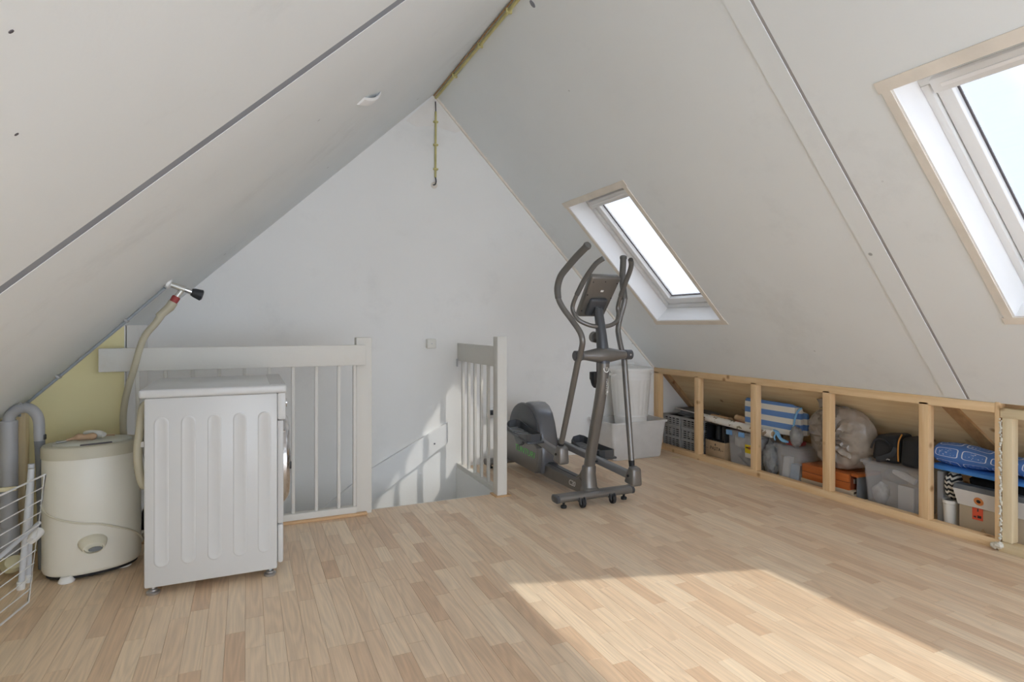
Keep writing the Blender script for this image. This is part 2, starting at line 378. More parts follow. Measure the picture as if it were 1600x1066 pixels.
        if bevel:
            b = o.modifiers.new('bevel', 'BEVEL'); b.width = bevel; b.segments = seg; b.limit_method = 'ANGLE'; b.angle_limit = R(40); b.harden_normals = True
        return o
def tag(o, label=None, cat=None, group=None, kind=None):
    for k, v in (('label', label), ('category', cat), ('group', group), ('kind', kind)):
        if v: o[k] = v
    return o
def thing(name, label, cat, loc=(0, 0, 0), group=None, kind=None):
    o = bpy.data.objects.new(name, None); col.objects.link(o); o.location = loc; o.empty_display_size = .1
    return tag(o, label, cat, group, kind)
def struct(o, label, cat='structure'): return tag(o, label, cat, kind='structure')
def part(name, m, parent, a, b, r=.004): return MB().rbox(a, b, r, 2).build(name, m, parent)
def dup(o, loc=None, parent=None, **k):
    c = o.copy(); col.objects.link(c)
    if parent is not None: c.parent = parent
    if loc is not None: c.location = loc
    for a, b in k.items(): c[a] = b
    for ch in [x for x in col.objects if x.parent == o]: dup(ch, parent=c)
    return c
def letters(body, size, M, m, parent, name='lettering', extrude=.0006, shear=0):
    cu = bpy.data.curves.new('t', 'FONT'); cu.body = body; cu.size = size; cu.extrude = extrude; cu.align_x = 'CENTER'; cu.align_y = 'CENTER'; cu.shear = shear; cu.resolution_u = 3
    t = bpy.data.objects.new('t', cu); col.objects.link(t); bpy.context.view_layer.update()
    me = bpy.data.meshes.new_from_object(t.evaluated_get(bpy.context.evaluated_depsgraph_get()))
    bpy.data.objects.remove(t); bpy.data.curves.remove(cu)
    me.transform(Matrix.Translation(-wloc(parent)) @ M); me.materials.clear(); me.materials.append(MT[m])
    o = bpy.data.objects.new(name, me); col.objects.link(o); o.parent = parent; return o
def frame(o, x, y):      # placement from an origin, a text-right axis and a text-up axis
    x = Vector(x).normalized(); y = Vector(y); y = (y - x * y.dot(x)).normalized(); z = x.cross(y)
    M = Matrix((x, y, z)).transposed().to_4x4(); M.translation = Vector(o); return M

# ------------------------------------------------------------------ room geometry
RX, RZ = 1.345, 2.94                     # ridge
YG, YF = 4.47, -1.90                     # far gable, wall behind the camera
OX0, OX1, OY0 = -.58, 1.54, 3.65         # stair opening
th = math.atan(1.039); ph = math.atan(.941)
def PR(s, y, t): return Vector((RX + math.cos(th) * s + math.sin(th) * t, y, RZ - math.sin(th) * s + math.cos(th) * t))
def PL(s, y, t): return Vector((RX - math.cos(ph) * s - math.sin(ph) * t, y, RZ - math.sin(ph) * s + math.cos(ph) * t))
def slab(a_edges, b_edges, holes, t0, t1, fn):
    A = sorted(set(a_edges + [x for h in holes for x in h[:2]])); B = sorted(set(b_edges + [x for h in holes for x in h[2:]]))
    solid = lambda i, j: 0 <= i < len(A) - 1 and 0 <= j < len(B) - 1 and not any(h[0] <= (A[i] + A[i + 1]) / 2 <= h[1] and h[2] <= (B[j] + B[j + 1]) / 2 <= h[3] for h in holes)
    m = MB()
    for i in range(len(A) - 1):
        for j in range(len(B) - 1):
            if not solid(i, j): continue
            a0, a1, b0, b1 = A[i], A[i + 1], B[j], B[j + 1]
            q = lambda *p: m.add(p, [(0, 1, 2, 3)])
            q((a0, b0, t0), (a0, b1, t0), (a1, b1, t0), (a1, b0, t0)); q((a0, b0, t1), (a1, b0, t1), (a1, b1, t1), (a0, b1, t1))
            if not solid(i - 1, j): q((a0, b0, t0), (a0, b0, t1), (a0, b1, t1), (a0, b1, t0))
            if not solid(i + 1, j): q((a1, b0, t0), (a1, b1, t0), (a1, b1, t1), (a1, b0, t1))
            if not solid(i, j - 1): q((a0, b0, t0), (a1, b0, t0), (a1, b0, t1), (a0, b0, t1))
            if not solid(i, j + 1): q((a0, b1, t0), (a0, b1, t1), (a1, b1, t1), (a1, b1, t0))
    bm = bmesh.new(); vv = [bm.verts.new(v) for v in m.v]
    for f in m.f: bm.faces.new([vv[k] for k in f])
    bmesh.ops.remove_doubles(bm, verts=bm.verts[:], dist=1e-5)
    m = MB().bm(bm); m.map(fn); return m

# skylight openings (down-slope from, to, along-room from, to)
S0, S1 = 1.272, 2.470
SKY_R = [(S0, S1, 3.185, 3.905), (S0, S1, .20, 1.455), (S0, S1, -1.25, -.45)]  # last one lies out of view, put in to brighten the room
SKY_L = [(.5, 2.6, -1.6, -.60), (.5, 2.6, -.40, .60)]  # both invented out of view to let more daylight in

# floor base
fb = slab([-1.15, 4.45], [YF - .1, YG + .1], [(OX0, OX1, OY0, YG + .2)], -.22, -.011, lambda a, b, t: (a, b, t))
floor = struct(fb.build('floor', 'underlay', smooth=False), 'light beech laminate strip floor of the attic', 'floor')
# laminate strips: 300 largest in view as parts, the rest joined
cam_f = (math.sin(R(24.26)), math.cos(R(24.26)))
strips = []; W = .0655; SX1 = 3.455
nrow = int((SX1 + 1.05) / W) + 1
for i in range(nrow):
    x0 = -1.05 + i * W; x1 = min(x0 + W, SX1)
    y = YF - random.uniform(0, .4)
    while y < YG:
        L = random.choice((.22, .30, .36, .42, .48, .55)) * random.uniform(.9, 1.1); y1 = y + L
        a, b = max(y, YF), min(y1, YG)
        tone = min(1, max(0, random.gauss(.52, .27)))
        segs = [(a, b)]
        if x1 > OX0 and x0 < OX1:
            if x0 >= OX0 - .001 and x1 <= OX1 + .001: segs = [(a, min(b, OY0))] if a < OY0 else []
            elif x1 > OX1 and x0 < OX1: pass
        for a, b in segs:
            if b - a > .01: strips.append([x0, x1, a, b, tone])
        y = y1
def strip_mesh(x0, x1, a, b):
    if x0 < OX1 < x1 and b > OY0: x0 = OX1 if a >= OY0 else x0
    if x0 < OX0 < x1 and b > OY0 : x1 = OX0 if a >= OY0 else x1
    g = .0003; c = .0005; x0 += g; x1 -= g; a += g; b -= g
    return [(x0, a, -.0108), (x1, a, -.0108), (x1, b, -.0108), (x0, b, -.0108), (x0, a, -c), (x1, a, -c), (x1, b, -c), (x0, b, -c), (x0 + c, a + c, 0), (x1 - c, a + c, 0), (x1 - c, b - c, 0), (x0 + c, b - c, 0)], \
        [(0, 3, 2, 1), (0, 1, 5, 4), (1, 2, 6, 5), (2, 3, 7, 6), (3, 0, 4, 7), (4, 5, 9, 8), (5, 6, 10, 9), (6, 7, 11, 10), (7, 4, 8, 11), (8, 9, 10, 11)]
def seen(st):
    x, y = (st[0] + st[1]) / 2, (st[2] + st[3]) / 2
    d = x * cam_f[0] + y * cam_f[1]; r = x * cam_f[1] - y * cam_f[0]
    if d < 1.8: return 0
    u = r / d * 923
    return (st[3] - st[2]) * W / d ** 3 if abs(u) < 800 else 0
# strips straddling the opening edge are cut in two
cut = []
for st in strips:
    x0, x1, a, b, t = st
    if (x0 < OX1 < x1 or x0 < OX0 < x1) and a < OY0 < b: cut += [[x0, x1, a, OY0, t], [x0, x1, OY0, b, t]]
    else: cut.append(st)
strips = sorted(cut, key=seen, reverse=True)
def tone_mesh(name, items):
    v = []; f = []; tn = []
    for x0, x1, a, b, t in items:
        vv, ff = strip_mesh(x0, x1, a, b); k = len(v); v += vv; f += [[k + q for q in p] for p in ff]; tn += [t] * len(ff)
    me = bpy.data.meshes.new(name); me.from_pydata(v, [], f); at = me.attributes.new('tone', 'FLOAT', 'FACE'); at.data.foreach_set('value', tn)
    me.materials.append(MT['laminate']); o = bpy.data.objects.new(name, me); col.objects.link(o); o.parent = floor; return o
for st in strips[:300]: tone_mesh('plank', [st])
tag(tone_mesh('planks_beyond', strips[300:]), kind='stuff')

# far gable wall
def gx(s0): return s0
poly = [(-1.15, -2.7), (4.3, -2.7), (4.3, -.02), (RX + (RZ + .05) / 1.039, 0), (RX, RZ + .05), (-1.15, RZ + .05 - .941 * (RX + 1.15))]
wall_far = struct(MB().prism(poly, lambda x, z: (x, YG, z), lambda x, z: (x, YG + .12, z)).build('wall_far', 'gable_paint', smooth=False), 'off-white painted gable wall behind the stair opening', 'wall')
MB().prism([(1.345, 2.93), (1.12, 2.70), (1.20, 2.665), (1.35, 2.69), (1.52, 2.66), (1.58, 2.69)], lambda x, z: (x, YG - .002, z), lambda x, z: (x, YG + .01, z)).build('bare_patch', 'gable_stain', wall_far, smooth=False)
# wall behind the camera: gable glazing added for fill light, in a white surround
def gl(k, z): return RX - (RZ + .05 - z) / .941 + k, RX + (RZ + .05 - z) / 1.039 - k
ga = [(-1.15, -.2), (4.35, -.2), (gl(0, 0)[1], 0), (RX, RZ + .05), (-1.15, RZ + .05 - .941 * (RX + 1.15))]
gb = [(-.95, .10), (gl(.25, .1)[1], .10), (gl(.24, .16)[1], .16), (RX, RZ - .22), (-.95, RZ - .22 - .941 * (RX + .95))]
fw = MB()
for i in range(5):
    j = (i + 1) % 5; fw.prism([ga[i], ga[j], gb[j], gb[i]], lambda x, z: (x, YF, z), lambda x, z: (x, YF - .12, z))
struct(fw.build('wall_near', 'gable_paint', smooth=False), 'white surround of the gable glazing added for fill light, facing the stairs', 'wall')
wn = thing('window_4', 'glazed gable added for fill light, facing the stair end', 'window', (1.35, YF, .1), kind='structure')
for x in (.35, 1.35, 2.35): part('mullion', 'frame_white', wn, (x - .025, YF - .1, .1), (x + .025, YF - .04, RZ - .25 - (abs(x - RX) * (.941 if x < RX else 1.039))), .004)
MB().prism(gb, lambda x, z: (x, YF - .07, z), lambda x, z: (x, YF - .074, z)).build('pane', 'pane_glass', wn, smooth=False)

# roof slopes, run past the near gable as an added overhang blocking sun
cr_ = slab([0, 3.06], [YF - .95, YG + .12], SKY_R, 0, .22, PR)
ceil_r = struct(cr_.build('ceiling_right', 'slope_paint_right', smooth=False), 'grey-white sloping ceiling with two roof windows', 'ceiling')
cl_ = slab([0, 3.42], [YF - .95, YG + .12], SKY_L, .012, .22, PL)
cl_.box((RX - .22, YF - .95, RZ + .012), (RX + .22, YG + .12, RZ + .34))
ceil_l = struct(cl_.build('ceiling_left', 'seam_grey', smooth=False), 'off-white sloping ceiling with a dark panel joint', 'ceiling')
for (a, b) in ((YF, .70), (.706, 1.634), (1.690, YG)):
    h = [q for q in SKY_L if q[2] > a and q[3] < b]
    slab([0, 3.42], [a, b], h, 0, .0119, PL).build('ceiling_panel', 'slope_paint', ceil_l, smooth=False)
slab([0, 3.42], [1.634, 1.690], [], .0012, .0119, PL).build('joint_strip', 'seam_grey', ceil_l, smooth=False)
# cover strip over the right panel joint, slightly out of true
MB().hexa([PR(0, 1.735, -.005), PR(3.05, 1.85, -.005), PR(3.05, 1.955, -.005), PR(0, 1.84, -.005), PR(0, 1.735, 0), PR(3.05, 1.85, 0), PR(3.05, 1.955, 0), PR(0, 1.84, 0)]).build('cover_strip', 'slope_paint_right', ceil_r, smooth=False)
MB().hexa([PR(0, 1.722, -.0015), PR(3.05, 1.837, -.0015), PR(3.05, 1.85, -.0015), PR(0, 1.735, -.0015), PR(0, 1.722, 0), PR(3.05, 1.837, 0), PR(3.05, 1.85, 0), PR(0, 1.735, 0)]).build('joint_line', 'seam_right', ceil_r, smooth=False)
for s_, y_ in ((2.25, 1.042), (2.17, .818)):
    MB().prism([(math.cos(k * .9) * .0032, math.sin(k * .9) * .0026) for k in range(7)], lambda a, b: PL(s_ + a, y_ + b, -.001), lambda a, b: PL(s_ + a, y_ + b, .002)).build('nail_hole', 'gasket', ceil_l)
MB().prism([(math.cos(k * .45) * .022, math.sin(k * .45) * .015) for k in range(14)], lambda a, b: PR(.10 + a, 2.868 + b, -.002), lambda a, b: PR(.10 + a, 2.868 + b, .003)).build('filler_spot', 'seam_grey', ceil_r)
# beads along the gable junctions
MB().hexa([PR(0, YG - .012, -.016), PR(3.05, YG - .012, -.016), PR(3.05, YG, -.016), PR(0, YG, -.016), PR(0, YG - .012, 0), PR(3.05, YG - .012, 0), PR(3.05, YG, 0), PR(0, YG, 0)]).build('corner_bead', 'primer_beige', ceil_r, smooth=False)

def skylight(n, q, P, label):
    s0, s1, y0, y1 = q
    g = thing('window_%d' % n, label, 'roof window', P((s0 + s1) / 2, (y0 + y1) / 2, 0), kind='structure')
    def bx(name, m, a0, a1, b0, b1, t0, t1, r=0):
        mb = MB()
        (mb.rbox((a0, b0, t0), (a1, b1, t1), r, 2) if r else mb.box((a0, b0, t0), (a1, b1, t1))); mb.map(P)
        return mb.build(name, m, g, smooth=bool(r))
    D = .17; k = .012
    # lining boards; the top one is splayed
    u_ = .062
    MB().hexa([P(s0 - .012, y0, -.001), P(s0, y0, -.001), P(s0, y1, -.001), P(s0 - .012, y1, -.001), P(s0 + u_ - .012, y0, D), P(s0 + u_, y0, D), P(s0 + u_, y1, D), P(s0 + u_ - .012, y1, D)]).build('lining', 'lining_white', g, smooth=False)
    MB().hexa([P(s0 - .02, y0, .02), P(s0 - .013, y0, .0), P(s0 - .013, y1, .0), P(s0 - .02, y1, .02), P(s0 - .02, y0, .21), P(s0 + u_ - .013, y0, .21), P(s0 + u_ - .013, y1, .21), P(s0 - .02, y1, .21)]).build('head_packing', 'frame_white', g, smooth=False)
    bx('lining', 'lining_white', s1 - k, s1, y0, y1, -.001, D)
    for yy in (y0, y1 - k):
        MB().hexa([P(s0, yy, -.001), P(s1 - k, yy, -.001), P(s1 - k, yy + k, -.001), P(s0, yy + k, -.001), P(s0 + u_, yy, D), P(s1 - k, yy, D), P(s1 - k, yy + k, D), P(s0 + u_, yy + k, D)]).build('lining', 'lining_white', g, smooth=False)
    # beige primed trim round the opening
    bx('casing', 'primer_beige', s0 - .046, s0 + .002, y0 - .04, y1 + .04, -.005, .0); bx('casing', 'primer_beige', s1 - .004, s1 + .034, y0 - .04, y1 + .04, -.005, .0)
    bx('casing', 'primer_beige', s0 + .002, s1 - .004, y0 - .030, y0 + .004, -.005, .0); bx('casing', 'primer_beige', s0 + .002, s1 - .004, y1 - .004, y1 + .030, -.005, .0)
    # frame
    a0, a1, b0, b1 = s0 + u_, s1 - k, y0 + k, y1 - k; f = .030
    for A in ((a0, a0 + f, b0, b1), (a1 - f, a1, b0, b1), (a0 + f, a1 - f, b0, b0 + f), (a0 + f, a1 - f, b1 - f, b1)): bx('frame', 'frame_white', *A, D - .03, D + .05, .004)
    # sash
    a0 += .016; a1 -= f + .005; b0 += f + .005; b1 -= f + .005; h = .052
    ht = .044
    for A in ((a0, a0 + ht, b0, b1), (a1 - h, a1, b0, b1), (a0 + ht, a1 - h, b0, b0 + h), (a0 + ht, a1 - h, b1 - h, b1)): bx('sash', 'frame_white', *A, D - .015, D + .045, .006)
    c0, c1, e0, e1 = a0 + ht, a1 - h, b0 + h, b1 - h; gs = .007
    for A in ((c0, c0 + gs, e0, e1), (c1 - gs, c1, e0, e1), (c0 + gs, c1 - gs, e0, e0 + gs), (c0 + gs, c1 - gs, e1 - gs, e1)): bx('gasket', 'gasket', *A, D + .018, D + .024)
    bx('pane', 'dimming_glass', c0 + .001, c1 - .001, e0 + .001, e1 - .001, D + .025, D + .028)
    # vent flap bar across the top of the sash
    v = bx('vent_bar', 'frame_white', a0 - .012, a0 + .052, b0 + .012, b1 - .012, D - .055, D - .018, .010)
    mb = MB().rbox((a0 + .012, b0 + .05, D - .061), (a0 + .028, b1 - .05, D - .053), .003, 2).map(P); mb.build('vent_slot', 'lining_white', v)
    # outside kerb and flashing
    bx('flashing', 'flashing', s0 - .05, s0 + .02, y0 - .05, y1 + .05, .225, .26); bx('flashing', 'flashing', s1 - .02, s1 + .05, y0 - .05, y1 + .05, .225, .26)
    bx('flashing', 'flashing', s0 + .02, s1 - .02, y0 - .05, y0 + .02, .225, .26); bx('flashing', 'flashing', s0 + .02, s1 - .02, y1 - .02, y1 + .05, .225, .26)
    return g
skylight(1, SKY_R[0], PR, 'roof window above the exercise machine')
skylight(2, SKY_R[1], PR, 'roof window beside the panel joint, with bare filler around its lining')
skylight(3, SKY_R[2], PR, 'roof window added for fill light, farthest from the stairs')
skylight(5, SKY_L[0], PL, 'roof window in the washing side slope, added for fill light by the glazed gable'); skylight(6, SKY_L[1], PL, 'roof window in the washing side slope, added for fill light by the dark panel joint')

# eave wall on the left: cream boards; yellow partition; return wall of the stairs
wl = struct(MB().box((-1.16, YF - .1, -.2), (-1.065, YG + .1, .75)).build('wall_left', 'yellow_paint', smooth=False), 'low wall of cream boards under the left eave', 'wall')
y = -.3
while y < 3.64:
    wd = random.choice((.09, .11, .13)); e = min(y + wd, 3.655)
    MB().rbox((-1.065, y + .002, 0), (-1.045 + random.uniform(-.004, .004), e - .002, .745), .003, 1).build('board', 'cream_board', wl); y = e
zy = lambda x: RZ - .941 * (RX - x) + .02
wp = struct(MB().prism([(-1.07, -.2), (-.58, -.2), (-.58, zy(-.58)), (-1.07, zy(-1.07))], lambda x, z: (x, 3.66, z), lambda x, z: (x, 3.72, z)).build('wall_partition', 'yellow_paint', smooth=False), 'yellow painted partition under the eave beside the stairs', 'wall')
MB().box((-.58, 3.655, -2.7), (-.575, 3.665, zy(-.58) - .02)).build('edge_bead', 'white_paint', wp, smooth=False)
struct(MB().prism([(3.662, -2.7), (YG, -2.7), (YG, zy(-.58)), (3.662, zy(-.58))], lambda y, z: (-.58, y, z), lambda y, z: (-.64, y, z)).build('wall_stair_end', 'gable_paint', smooth=False), 'white return wall closing the end of the stairwell', 'wall')
struct(MB().box((OX1 - .014, OY0, -2.7), (OX1 - .0, YG, -.001)).build('wall_stair_right', 'gable_paint', smooth=False), 'white side of the stairwell under the short railing', 'wall')
struct(MB().box((OX0, OY0 - .1, -2.7), (OX1 + .1, OY0, -.2201)).build('wall_stair_front', 'gable_paint', smooth=False), 'white wall of the stairwell under the floor edge', 'wall')
struct(MB().box((-.7, 3.5, -2.8), (1.7, YG + .1, -2.7)).build('floor_lower', 'concrete', smooth=False), 'floor of the storey below at the foot of the stairs', 'floor')
MB().box((OX0, OY0 - .0, -.2), (OX1, OY0 + .012, -.002)).build('edge_trim', 'white_paint', floor, smooth=False)
st = thing('staircase', 'closed white staircase going down beside the gable', 'stairs', (.5, 4.05, -2.7), kind='structure')
MB().box((.72, OY0 + .012, -.46), (OX1, YG, -.42)).build('landing', 'rail_paint', st, smooth=False)
for i in range(6):
    x1 = .72 - i * .21; z = -.62 - i * .2
    MB().rbox((x1 - .23, OY0 + .012, z - .04), (x1, YG, z), .006, 1).build('tread', 'rail_paint', st)
    MB().box((x1 - .01, OY0 + .02, z), (x1 + .005, YG, z + .16)).build('riser', 'white_paint', st, smooth=False)

# ------------------------------------------------------------------ knee wall on the right: open stud frame
wr = thing('wall_right', 'open knee wall of bare pine studs with storage behind', 'wall', (3.46, 3, 0), kind='structure')
XF, XB = 3.458, 3.512
def stud(name, m, y0, y1, z0=.045, z1=.69, x0=XF, x1=XB): return part(name, m, wr, (x0, y0, z0), (x1, y1, z1), .003)
for y0, y1 in ((4.395, 4.465), (3.868, 3.922), (3.258, 3.312), (2.650, 2.704), (2.043, 2.095)): stud('stud', 'pine_z', y0, y1, z1=.70)
stud('stud', 'pine_z', 1.702, 1.724, z1=.74)
for y0, y1 in ((1.648, 1.692), (1.08, 1.13), (.5, .55), (-.1, -.05), (-.7, -.65), (-1.3, -1.25)): stud('stud', 'pale_z', y0, y1, z1=.665)
part('top_plate', 'pine_y', wr, (XF, 1.724, .685), (XB, 4.465, .735), .003)
part('top_plate', 'pale_y', wr, (XF - .004, YF, .665), (XB, 1.699, .712), .003)
part('bottom_plate', 'pine_y', wr, (XF, 1.702, 0), (XB, 4.465, .046), .003)
part('bottom_plate', 'pale_y', wr, (XF - .03, YF, 0), (XB - .01, 1.692, .044), .003)
fm = MB()
for i in range(70):
    z = .05 + i * .0088; r_ = random.uniform(.003, .0075)
    fm.lathe([(r_ * .3, -r_), (r_, -.3 * r_), (r_ * .9, .5 * r_), (r_ * .2, r_)], 7, (XF + random.uniform(-.004, .004), 1.697 + random.uniform(-.004, .004), z))
for i in range(12):
    r_ = random.uniform(.010, .018); fm.lathe([(r_ * .3, -r_), (r_, -.3 * r_), (r_ * .9, .5 * r_), (r_ * .2, r_)], 7, (XF - .015 + random.uniform(-.02, .01), 1.70 + random.uniform(-.03, .02), .018 + random.uniform(0, .015)))
fm.build('foam_seal', 'foam', wr)
# eave sheathing and the gap floor
sh = struct(slab([2.98, 4.25], [YF - .1, YG + .1], [], .05, .09, PR).build('ceiling_eave', 'plywood', smooth=False), 'plywood roof sheathing sloping down behind the knee wall', 'ceiling')
struct(MB().box((3.455, YF, -.011), (4.4, YG, 0)).build('floor_eave', 'plywood', smooth=False), 'bare board floor of the eave storage', 'floor')
MB().hexa([PR(3.14, 1.98, .035), PR(3.55, 1.865, .035), PR(3.55, 1.95, .035), PR(3.14, 2.055, .035), PR(3.14, 1.98, .05), PR(3.55, 1.865, .05), PR(3.55, 1.95, .05), PR(3.14, 2.055, .05)]).build('brace', 'brace_wood', wr, smooth=False)
MB().hexa([PR(3.06, YG - .06, .02), PR(4.1, YG - .06, .02), PR(4.1, YG, .02), PR(3.06, YG, .02), PR(3.06, YG - .06, .05), PR(4.1, YG - .06, .05), PR(4.1, YG, .05), PR(3.06, YG, .05)]).build('rafter', 'brace_wood', wr, smooth=False)

# ------------------------------------------------------------------ railings
rl = thing('railing', 'long white wooden railing behind the washing machine', 'railing', (0, 3.61, 0))
part('top_rail', 'rail_paint', rl, (-.675, 3.555, .892), (.652, 3.588, 1.012), .004)
part('newel_post', 'rail_paint', rl, (.600, 3.588, 0), (.692, 3.66, 1.055), .005)
part('bottom_rail', 'rail_paint', rl, (-.58, 3.575, .014), (.600, 3.625, .052), .003)
part('floor_strip', 'trim_wood', rl, (-.58, 3.555, 0), (.66, 3.588, .016), .004)
for i in range(9):
    x = .500 - i * .1265; part('baluster', 'rail_paint', rl, (x - .009, 3.588, .05), (x + .009, 3.606, .93), .002)
part('baluster', 'rail_paint', rl, (.582, 3.588, .05), (.600, 3.612, .93), .002)
rr_ = thing('railing', 'short white wooden railing beside the exercise machine', 'railing', (1.54, 4.0, 0))
part('newel_post', 'rail_paint', rr_, (1.508, 3.578, 0), (1.578, 3.655, 1.052), .005)
part('newel_foot', 'trim_wood', rr_, (1.49, 3.56, 0), (1.60, 3.67, .008), .002)
part('top_rail', 'rail_paint', rr_, (1.536, 3.655, .848), (1.566, YG, .985), .004)
part('bottom_rail', 'rail_paint', rr_, (1.530, 3.655, 0), (1.575, YG, .034), .003)
for i in range(6):
    y = 4.375 - i * .1325; part('baluster', 'rail_paint', rr_, (1.541, y - .011, .03), (1.561, y + .011, .87), .002)
MB().box((1.528, YG - .02, .80), (1.536, YG, .86)).build('bracket', 'zinc', rr_, smooth=False)
hr = MB().prism([(1.452, .365), (1.452, .205), (.86, -.185), (-.5, -1.10), (-.5, -.93), (.86, .062)][::1], lambda x, z: (x, YG - .028, z), lambda x, z: (x, YG, z))
hro = thing('handrail', 'sloping white handrail board on the gable wall of the stairs', 'handrail', (1.0, YG - .014, 0)); hr.build('board', 'white_paint', hro, bevel=.003)
for x, z in ((1.34, .205), (.75, -.05)): MB().cyl((x, YG - .031, z), (x, YG - .026, z), .007, 10).build('screw', 'gasket', hro)

# ------------------------------------------------------------------ wall fittings
sw = thing('junction_box', 'small square cream junction box on the gable wall', 'junction box', (1.315, YG, .985))
MB().rbox((1.278, YG - .042, .948), (1.352, YG, 1.022), .008, 3).build('cover', 'off_white_plastic', sw); part('base', 'cream_plastic', sw, (1.281, YG - .012, .951), (1.349, YG, 1.019), .002)
MB().cyl((1.315, YG - .044, .985), (1.315, YG - .041, .985), .005, 10).build('screw', 'zinc', sw)
so_ = thing('wall_socket', 'dark wall socket behind the short railing', 'socket', (1.815, YG, .415))
MB().rbox((1.785, YG - .03, .375), (1.845, YG, .455), .005).build('plate', 'enamel_grey', so_); MB().rbox((1.795, YG - .045, .40), (1.835, YG - .028, .44), .005).build('plug', 'black_plastic', so_)
cg = thing('gable_conduit', 'yellowed conduit running down the gable from the ridge', 'conduit', (1.356, YG, 2.25))
MB().cyl((1.356, YG - .010, 2.80), (1.353, YG - .010, 2.285), .0085, 10).build('pipe', 'conduit', cg)
for z in (2.72, 2.54, 2.35): MB().rbox((1.336, YG - .022, z - .007), (1.374, YG, z + .007), .003, 1).build('clip', 'conduit', cg)
MB().tube([(1.353, YG - .01, 2.29), (1.352, YG - .03, 2.25), (1.345, YG - .03, 2.225), (1.335, YG - .012, 2.225)], .005, 8, smooth_n=4).build('wire_end', 'black_plastic', cg)
MB().lathe([(.02, 0), (.026, .001), (.026, .004), (.02, .005)], 18).xf(Matrix.Translation((1.345, YG - .001, 2.225)) @ Matrix.Rotation(R(90), 4, 'X')).build('filler_ring', 'primer_beige', cg)
MB().tube([(1.350, YG - .02, 2.875), (1.352, YG - .02, 2.84), (1.356, YG - .012, 2.80)], .004, 8, smooth_n=4).build('wire_end', 'black_plastic', cg)
rc = thing('ridge_conduit', 'long yellowed conduit clipped along the roof ridge', 'conduit', (1.352, 2, 2.9))
MB().cyl((1.354, YG - .02, 2.905), (1.354, YF, 2.905), .0105, 10).build('pipe', 'conduit', rc)
for y in (4.0, 3.5, 3.05, 2.5, 2.0, 1.4): MB().rbox((1.336, y - .007, 2.89), (1.374, y + .007, 2.92), .003, 1).build('clip', 'conduit', rc)
MB().rbox((1.338, YF, 2.918), (1.345, YG - .01, 2.928), .002, 1).build('wood_batten', 'brace_wood', rc)
br = thing('cable_cover', 'small white curved cover fixed to the left slope', 'cover', PL(1.15, 2.70, 0))
def cover_pt(a, b, t):
    e = (-.68, .73); return PL(1.155 + e[0] * a + e[1] * b, 2.675 + e[1] * a - e[0] * b, t - .02 * (1 - (a / .11) ** 2))
MB().loft([[cover_pt(a, b, t) for b, t in ((-.024, 0), (-.018, -.006), (.018, -.006), (.024, 0), (.024, .004), (-.024, .004))] for a in (-.105, -.08, -.05, -.02, .02, .05, .08, .105)]).build('strap', 'white_plastic', br)
for a in (-.095, .095): MB().tube([cover_pt(a, 0, -.004), cover_pt(a, 0, .02)], .010, 10).build('foot', 'white_plastic', br)

# ------------------------------------------------------------------ washing machine
wx0, wx1, wy0, wy1, wz0, wz1 = -.385, .130, 2.855, 3.445, .034, .825
wm = thing('washing_machine', 'white front-loading washing machine with ribbed side panel', 'washing machine', (-.12, 3.15, 0))
body = part('body', 'enamel', wm, (wx0, wy0, wz0), (wx1, wy1, wz1), .008)
for i in range(5):
    cx = wx0 + .063 + i * .0995; z0, z1, r = .115, .745, .0275
    sh_ = [(cx + r * math.cos(a), z1 - r + r * math.sin(a)) for a in [math.pi * k / 10 for k in range(11)]] + [(cx - r * math.cos(a), z0 + r - r * math.sin(a)) for a in [math.pi * k / 10 for k in range(11)]]
    n_ = len(sh_); v_ = []
    for k_, (ins, dy) in enumerate(((0, .0), (.0030, .0022), (.0055, .0026), (.0105, .0010))):
        zc = (z0 + z1) / 2
        for x, z in sh_:
            dx = x - cx; dz = z - zc; hz = (z1 - z0) / 2
            v_.append((cx + dx * (r - ins) / r, wy0 - dy, zc + dz * (hz - ins) / hz))
    f_ = [(q * n_ + i_, q * n_ + (i_ + 1) % n_, (q + 1) * n_ + (i_ + 1) % n_, (q + 1) * n_ + i_) for q in range(3) for i_ in range(n_)] + [tuple(3 * n_ + i_ for i_ in range(n_))]
    m_ = MB().add(v_, f_); m_.build('rib', 'enamel', body, angle=60)
MB().rbox((wx0 - .018, wy0 - .012, wz1), (wx1 + .038, wy1 + .012, wz1 + .036), .010, 3).build('worktop', 'enamel', wm)
MB().rbox((wx1 - .03, wy0 + .01, wz1 + .034), (wx1 + .034, wy1 - .01, wz1 + .039), .002, 1).build('worktop_edge', 'enamel_grey', wm)
fp = part('front_panel', 'enamel_grey', wm, (wx1, wy0 + .003, .235), (wx1 + .026, wy1 - .003, .70), .006)
part('control_panel', 'enamel', wm, (wx1, wy0 + .003, .702), (wx1 + .036, wy1 - .003, wz1), .008)
part('kick_panel', 'enamel', wm, (wx1, wy0 + .003, .055), (wx1 + .026, wy1 - .003, .232), .012)
MB().cyl((wx1 + .034, 2.98, .765), (wx1 + .046, 2.98, .765), .020, 20).build('dial', 'chrome', wm)
dx_ = wx1 + .026
door = MB().lathe([(.215, 0), (.215, .018), (.20, .034), (.175, .040), (.165, .030), (.165, .0)], 40, caps=False).xf(Matrix.Translation((dx_, 3.15, .475)) @ Matrix.Rotation(R(90), 4, 'Y')).build('door', 'chrome', wm)
MB().lathe([(.168, .02), (.15, .030), (.10, .036), (.05, .038), (.002, .0385)], 32).xf(Matrix.Translation((dx_, 3.15, .475)) @ Matrix.Rotation(R(90), 4, 'Y')).build('glass', 'door_glass', door)
MB().rbox((dx_ + .022, 2.950, .455), (dx_ + .040, 2.975, .490), .004).build('handle', 'black_plastic', door)
